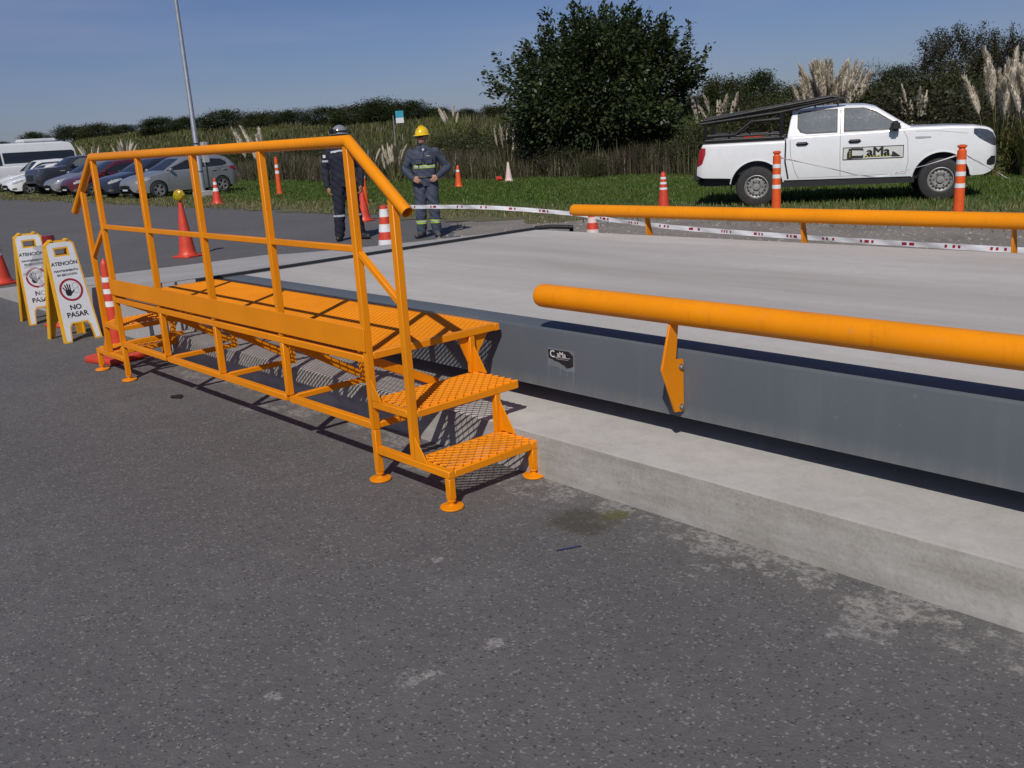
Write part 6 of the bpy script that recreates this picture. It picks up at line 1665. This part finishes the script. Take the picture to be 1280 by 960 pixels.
for i, (u, d, px, key, wsc) in enumerate(FARL):
    x, y = ray_xy(u, d); top = CAM_H + px / 1174.2 * d / 0.96
    z0 = bank_z(x, y); sc = (top - z0) / protos[key]['h'] / 1.05
    plant(key, x, y, sc * wsc, random.uniform(0, 6.28), 'treeline_tree', words[i] + ' ' + places[i], TG, sz=1 / wsc)
NEARR = [(905, 66, 54, 'olive', 1.0, 'olive green tree between the round crowned tree and the truck rack'), (950, 64, 56, 'dark', 1.0, 'dark green tree rising behind the truck rack'), (990, 66, 36, 'olive', 1.1, 'low olive tree behind the pale plumes over the truck bed'),
         (1088, 60, 56, 'brown', 0.9, 'thin twiggy brownish tree behind the truck cab'), (1122, 60, 50, 'dark', 0.9, 'small rounded dark tree next to the twiggy one'), (1195, 56, 92, 'thicket', 0.8, 'tall dark tangled tree behind the truck bonnet'), (1262, 54, 80, 'thicket', 0.8, 'broad dark tree behind the pale pampas clump'),
         (870, 66, 34, 'dark', 1.2, 'dark tree hidden behind the large round crown'), (1160, 46, 34, 'olive', 1.2, 'bushy olive tree at the foot of the tall tangled tree'), (1050, 50, 22, 'olive', 1.3, 'low bushy tree behind the truck roof')]
for u, d, px, key, wsc, lab in NEARR:
    x, y = ray_xy(u, d); top = CAM_H + px / 1174.2 * d / 0.96; z0 = bank_z(x, y); sc = (top - z0) / protos[key]['h'] / 1.2
    plant(key, x, y, sc * wsc, random.uniform(0, 6.28), 'scrub_tree', lab, 'trees behind the pickup', sz=1 / wsc)
SH = [(640, 40, 'shrub', 1.0), (700, 34, 'bramble', 0.6), (740, 31.5, 'shrub', 0.35), (800, 32.5, 'bramble', 0.55), (850, 32, 'bramble', 0.6), (890, 31, 'shrub', 0.8), (930, 33, 'bramble', 1.1), (975, 34, 'shrub', 1.0), (1020, 36, 'shrub', 1.0), (1060, 34, 'bramble', 1.2), (1110, 33, 'shrub', 1.1), (1150, 31, 'bramble', 1.4), (1185, 33, 'shrub', 1.2), (1220, 29, 'bramble', 1.1), (590, 44, 'shrub', 0.9), (560, 52, 'shrub', 0.9), (420, 56, 'bramble', 0.9), (380, 60, 'shrub', 0.9), (300, 62, 'shrub', 0.9), (1100, 42, 'shrub', 1.1), (1180, 41, 'shrub', 1.25), (1040, 43, 'shrub', 1.0), (990, 45, 'shrub', 1.0), (930, 46, 'shrub', 1.0)]
SHW = ['left of the round crowned tree above the fallen cone', 'under the fallen cone side of the round tree', 'low at the trunk of the round tree', 'below the middle of the round tree', 'at the truck side foot of the round tree', 'between the round tree and the truck tail', 'behind the truck tail lamp', 'behind the truck bed', 'behind the rear door of the truck', 'behind the truck cab roof', 'behind the truck windscreen', 'behind the truck bonnet', 'behind the truck headlight', 'next to the pinkish plumed pampas', 'on the bank past the small lawn cone', 'on the bank beside the yellow helmet', 'on the bank beside the grey helmet', 'on the bank above the tall delineator', 'on the bank behind the silver hatchback tail', 'high behind the twiggy brownish tree', 'high in front of the tall tangled tree', 'high behind the truck front door', 'high behind the big cream pampas', 'high behind the truck rack']
for i, (u, d, key, sc) in enumerate(SH):
    x, y = ray_xy(u, d)
    plant(key, x, y, sc, random.uniform(0, 6.28), 'shrub', ('leafy olive shrub ' if key == 'shrub' else 'dark bramble thicket ') + SHW[i], 'olive shrubs in the scrub' if key == 'shrub' else 'bramble thickets in the scrub', cat='shrub')

def make_pampas(name, label, loc, h, spread, nl, npl, group, seed, plume_len=0.75, plume_r=0.075, leaf_h=0.7, fan=None):
    r = random.Random(seed); root = thing(name, label, 'pampas grass', loc, r.uniform(0, 6), group)
    lm = MB()
    for i in range(nl):
        a = r.uniform(0, 6.283); L = h * leaf_h * r.uniform(0.6, 1.15); o = r.uniform(0.15, 0.85) * L * 0.75; w = 0.016 * r.uniform(0.7, 1.4) * max(1, h / 2)
        d = Vector((math.cos(a), math.sin(a), 0)); s = Vector((-d.y, d.x, 0)); b = d * r.uniform(0, spread * 0.35); V = []
        for k in range(6):
            t = k / 5; p = b + d * o * t ** 1.8 + Vector((0, 0, L * (t - 0.42 * t ** 3))); q = s * w * (1 - t) ** 0.6; V += [p - q, p + q]
        lm.add(V, [(2 * k, 2 * k + 1, 2 * k + 3, 2 * k + 2) for k in range(5)])
    lm.build('leaves', M['pampas_leaf'], root, recalc=False)
    for i in range(npl):
        a = r.uniform(0, 6.283); d = Vector((math.cos(a), math.sin(a), 0)); H = h * r.uniform(0.72, 1.02); o = spread * r.uniform(0.05, 1.0)
        m = MB(); b = d * spread * 0.15; top = d * o + Vector((0, 0, H - plume_len * 0.8)); m.tube([b, b.lerp(top, 0.55) + Vector((0, 0, 0.05)), top], [0.012, 0.009, 0.007], 5, m=1)
        ax = (d * (0.12 + o * 0.16) + Vector((r.uniform(-.15, .15), r.uniform(-.15, .15), 1))).normalized(); bend = (d * 0.12 + Vector((0.12, 0.13, 0))) * plume_len
        pr_ = plume_r * r.uniform(0.75, 1.2)
        for k in range(240):
            t = r.random() ** 0.8; c = top + ax * plume_len * t + bend * t * t; ww = pr_ * (0.35 + 1.0 * math.sin(math.pi * min(1, 0.12 + t * 0.84)))
            e = Vector((r.gauss(0, 1), r.gauss(0, 1), r.gauss(0, 0.5))).normalized()
            tip = c + e * ww * 0.85 + ax * r.uniform(0.08, 0.18) + d * 0.02; sd = e.cross(ax).normalized() * 0.014
            m.add([c - sd, c + sd, tip + sd * 0.3, tip - sd * 0.3], [(0, 1, 2, 3)])
        m.lathe([(0.0, 0), (pr_ * 0.55, plume_len * 0.18), (pr_ * 0.70, plume_len * 0.5), (pr_ * 0.38, plume_len * 0.85), (0, plume_len)], 6)
        nv = 5 * 6; q = Vector((0, 0, 1)).rotation_difference(ax)
        for k in range(len(m.v) - nv, len(m.v)):
            p = Vector(m.v[k]); t = p.z / plume_len; m.v[k] = tuple(top + q @ p + bend * t * t)
        m.build('plume', [M['pampas_plume'], M['pampas_leaf']], root, recalc=False)
    return root
PG = 'pampas grass clumps in the scrub'
def pz(x, y): return bank_z(x, y) if y > 24.2 else 0.015
x, y = ray_xy(1036, 33); make_pampas('pampas_grass', 'big cream plumed pampas clump rising behind the truck rack', (x, y, pz(x, y)), 2.75 - pz(x, y) + 0.25, 0.95, 160, 70, PG, 3, 0.85, 0.115)
x, y = ray_xy(1256, 24.5); make_pampas('pampas_grass', 'pampas clump with long pinkish plumes behind the truck nose', (x, y, pz(x, y)), 2.55, 0.75, 300, 17, PG, 8, 0.8, 0.105, leaf_h=0.78)
x, y = ray_xy(1300, 24); make_pampas('pampas_grass', 'leafy pampas clump right of the pinkish plumed one', (x, y, pz(x, y)), 2.35, 0.8, 260, 10, PG, 9, 0.7, 0.09, leaf_h=0.8)
x, y = ray_xy(323, 50); make_pampas('pampas_grass', 'pale pampas clump rising above the tall orange delineator', (x, y, pz(x, y)), 2.45 - pz(x, y), 0.9, 60, 9, PG, 12, 1.0, 0.17, leaf_h=0.5)
x, y = ray_xy(491, 37); make_pampas('pampas_grass', 'white plumed pampas tuft between the two workers', (x, y, pz(x, y)), 1.25, 0.5, 50, 14, PG, 14, 0.45, 0.055, leaf_h=0.5)
x, y = ray_xy(458, 40); make_pampas('pampas_grass', 'sparse pampas tuft beside the navy worker shoulder', (x, y, pz(x, y)), 1.2, 0.35, 20, 4, PG, 15, 0.45, 0.035, leaf_h=0.5)
x, y = ray_xy(562, 92); make_pampas('pampas_grass', 'distant lone pale plume on the skyline past the yellow helmet', (x, y, pz(x, y)), 2.5, 0.8, 50, 7, PG, 16, 1.1, 0.16, leaf_h=0.5)
x, y = ray_xy(895, 36); make_pampas('pampas_grass', 'small pampas tuft showing through the truck rack', (x, y, pz(x, y)), 2.15 - pz(x, y) + 0.2, 0.9, 60, 16, PG, 17, 0.5, 0.075, leaf_h=0.6)
x, y = ray_xy(1145, 30); make_pampas('pampas_grass', 'thin white plumed pampas tuft above the truck bonnet', (x, y, pz(x, y)), 2.05 - pz(x, y), 0.45, 40, 9, PG, 18, 0.45, 0.055, leaf_h=0.5)
x, y = ray_xy(108, 110); make_pampas('pampas_grass', 'far pampas clump above the minibus tail', (x, y, pz(x, y)), 2.9, 1.2, 60, 10, PG, 19, 1.3, 0.2, leaf_h=0.6)
x, y = ray_xy(158, 105); make_pampas('pampas_grass', 'far pampas clump above the maroon car', (x, y, pz(x, y)), 2.7, 1.2, 60, 10, PG, 20, 1.3, 0.2, leaf_h=0.6)
x, y = ray_xy(255, 60); make_pampas('pampas_grass', 'pale pampas tuft just behind the lamp post', (x, y, pz(x, y)), 1.5 - pz(x, y) * 0.5, 0.6, 50, 6, PG, 21, 0.7, 0.08, leaf_h=0.5)
x, y = ray_xy(632, 36); make_pampas('pampas_grass', 'pale plumes half under the left edge of the round tree', (x, y, pz(x, y)), 1.75 - pz(x, y) * 0.5, 0.6, 50, 8, PG, 22, 0.5, 0.05, leaf_h=0.5)
bpy.context.view_layer.update()
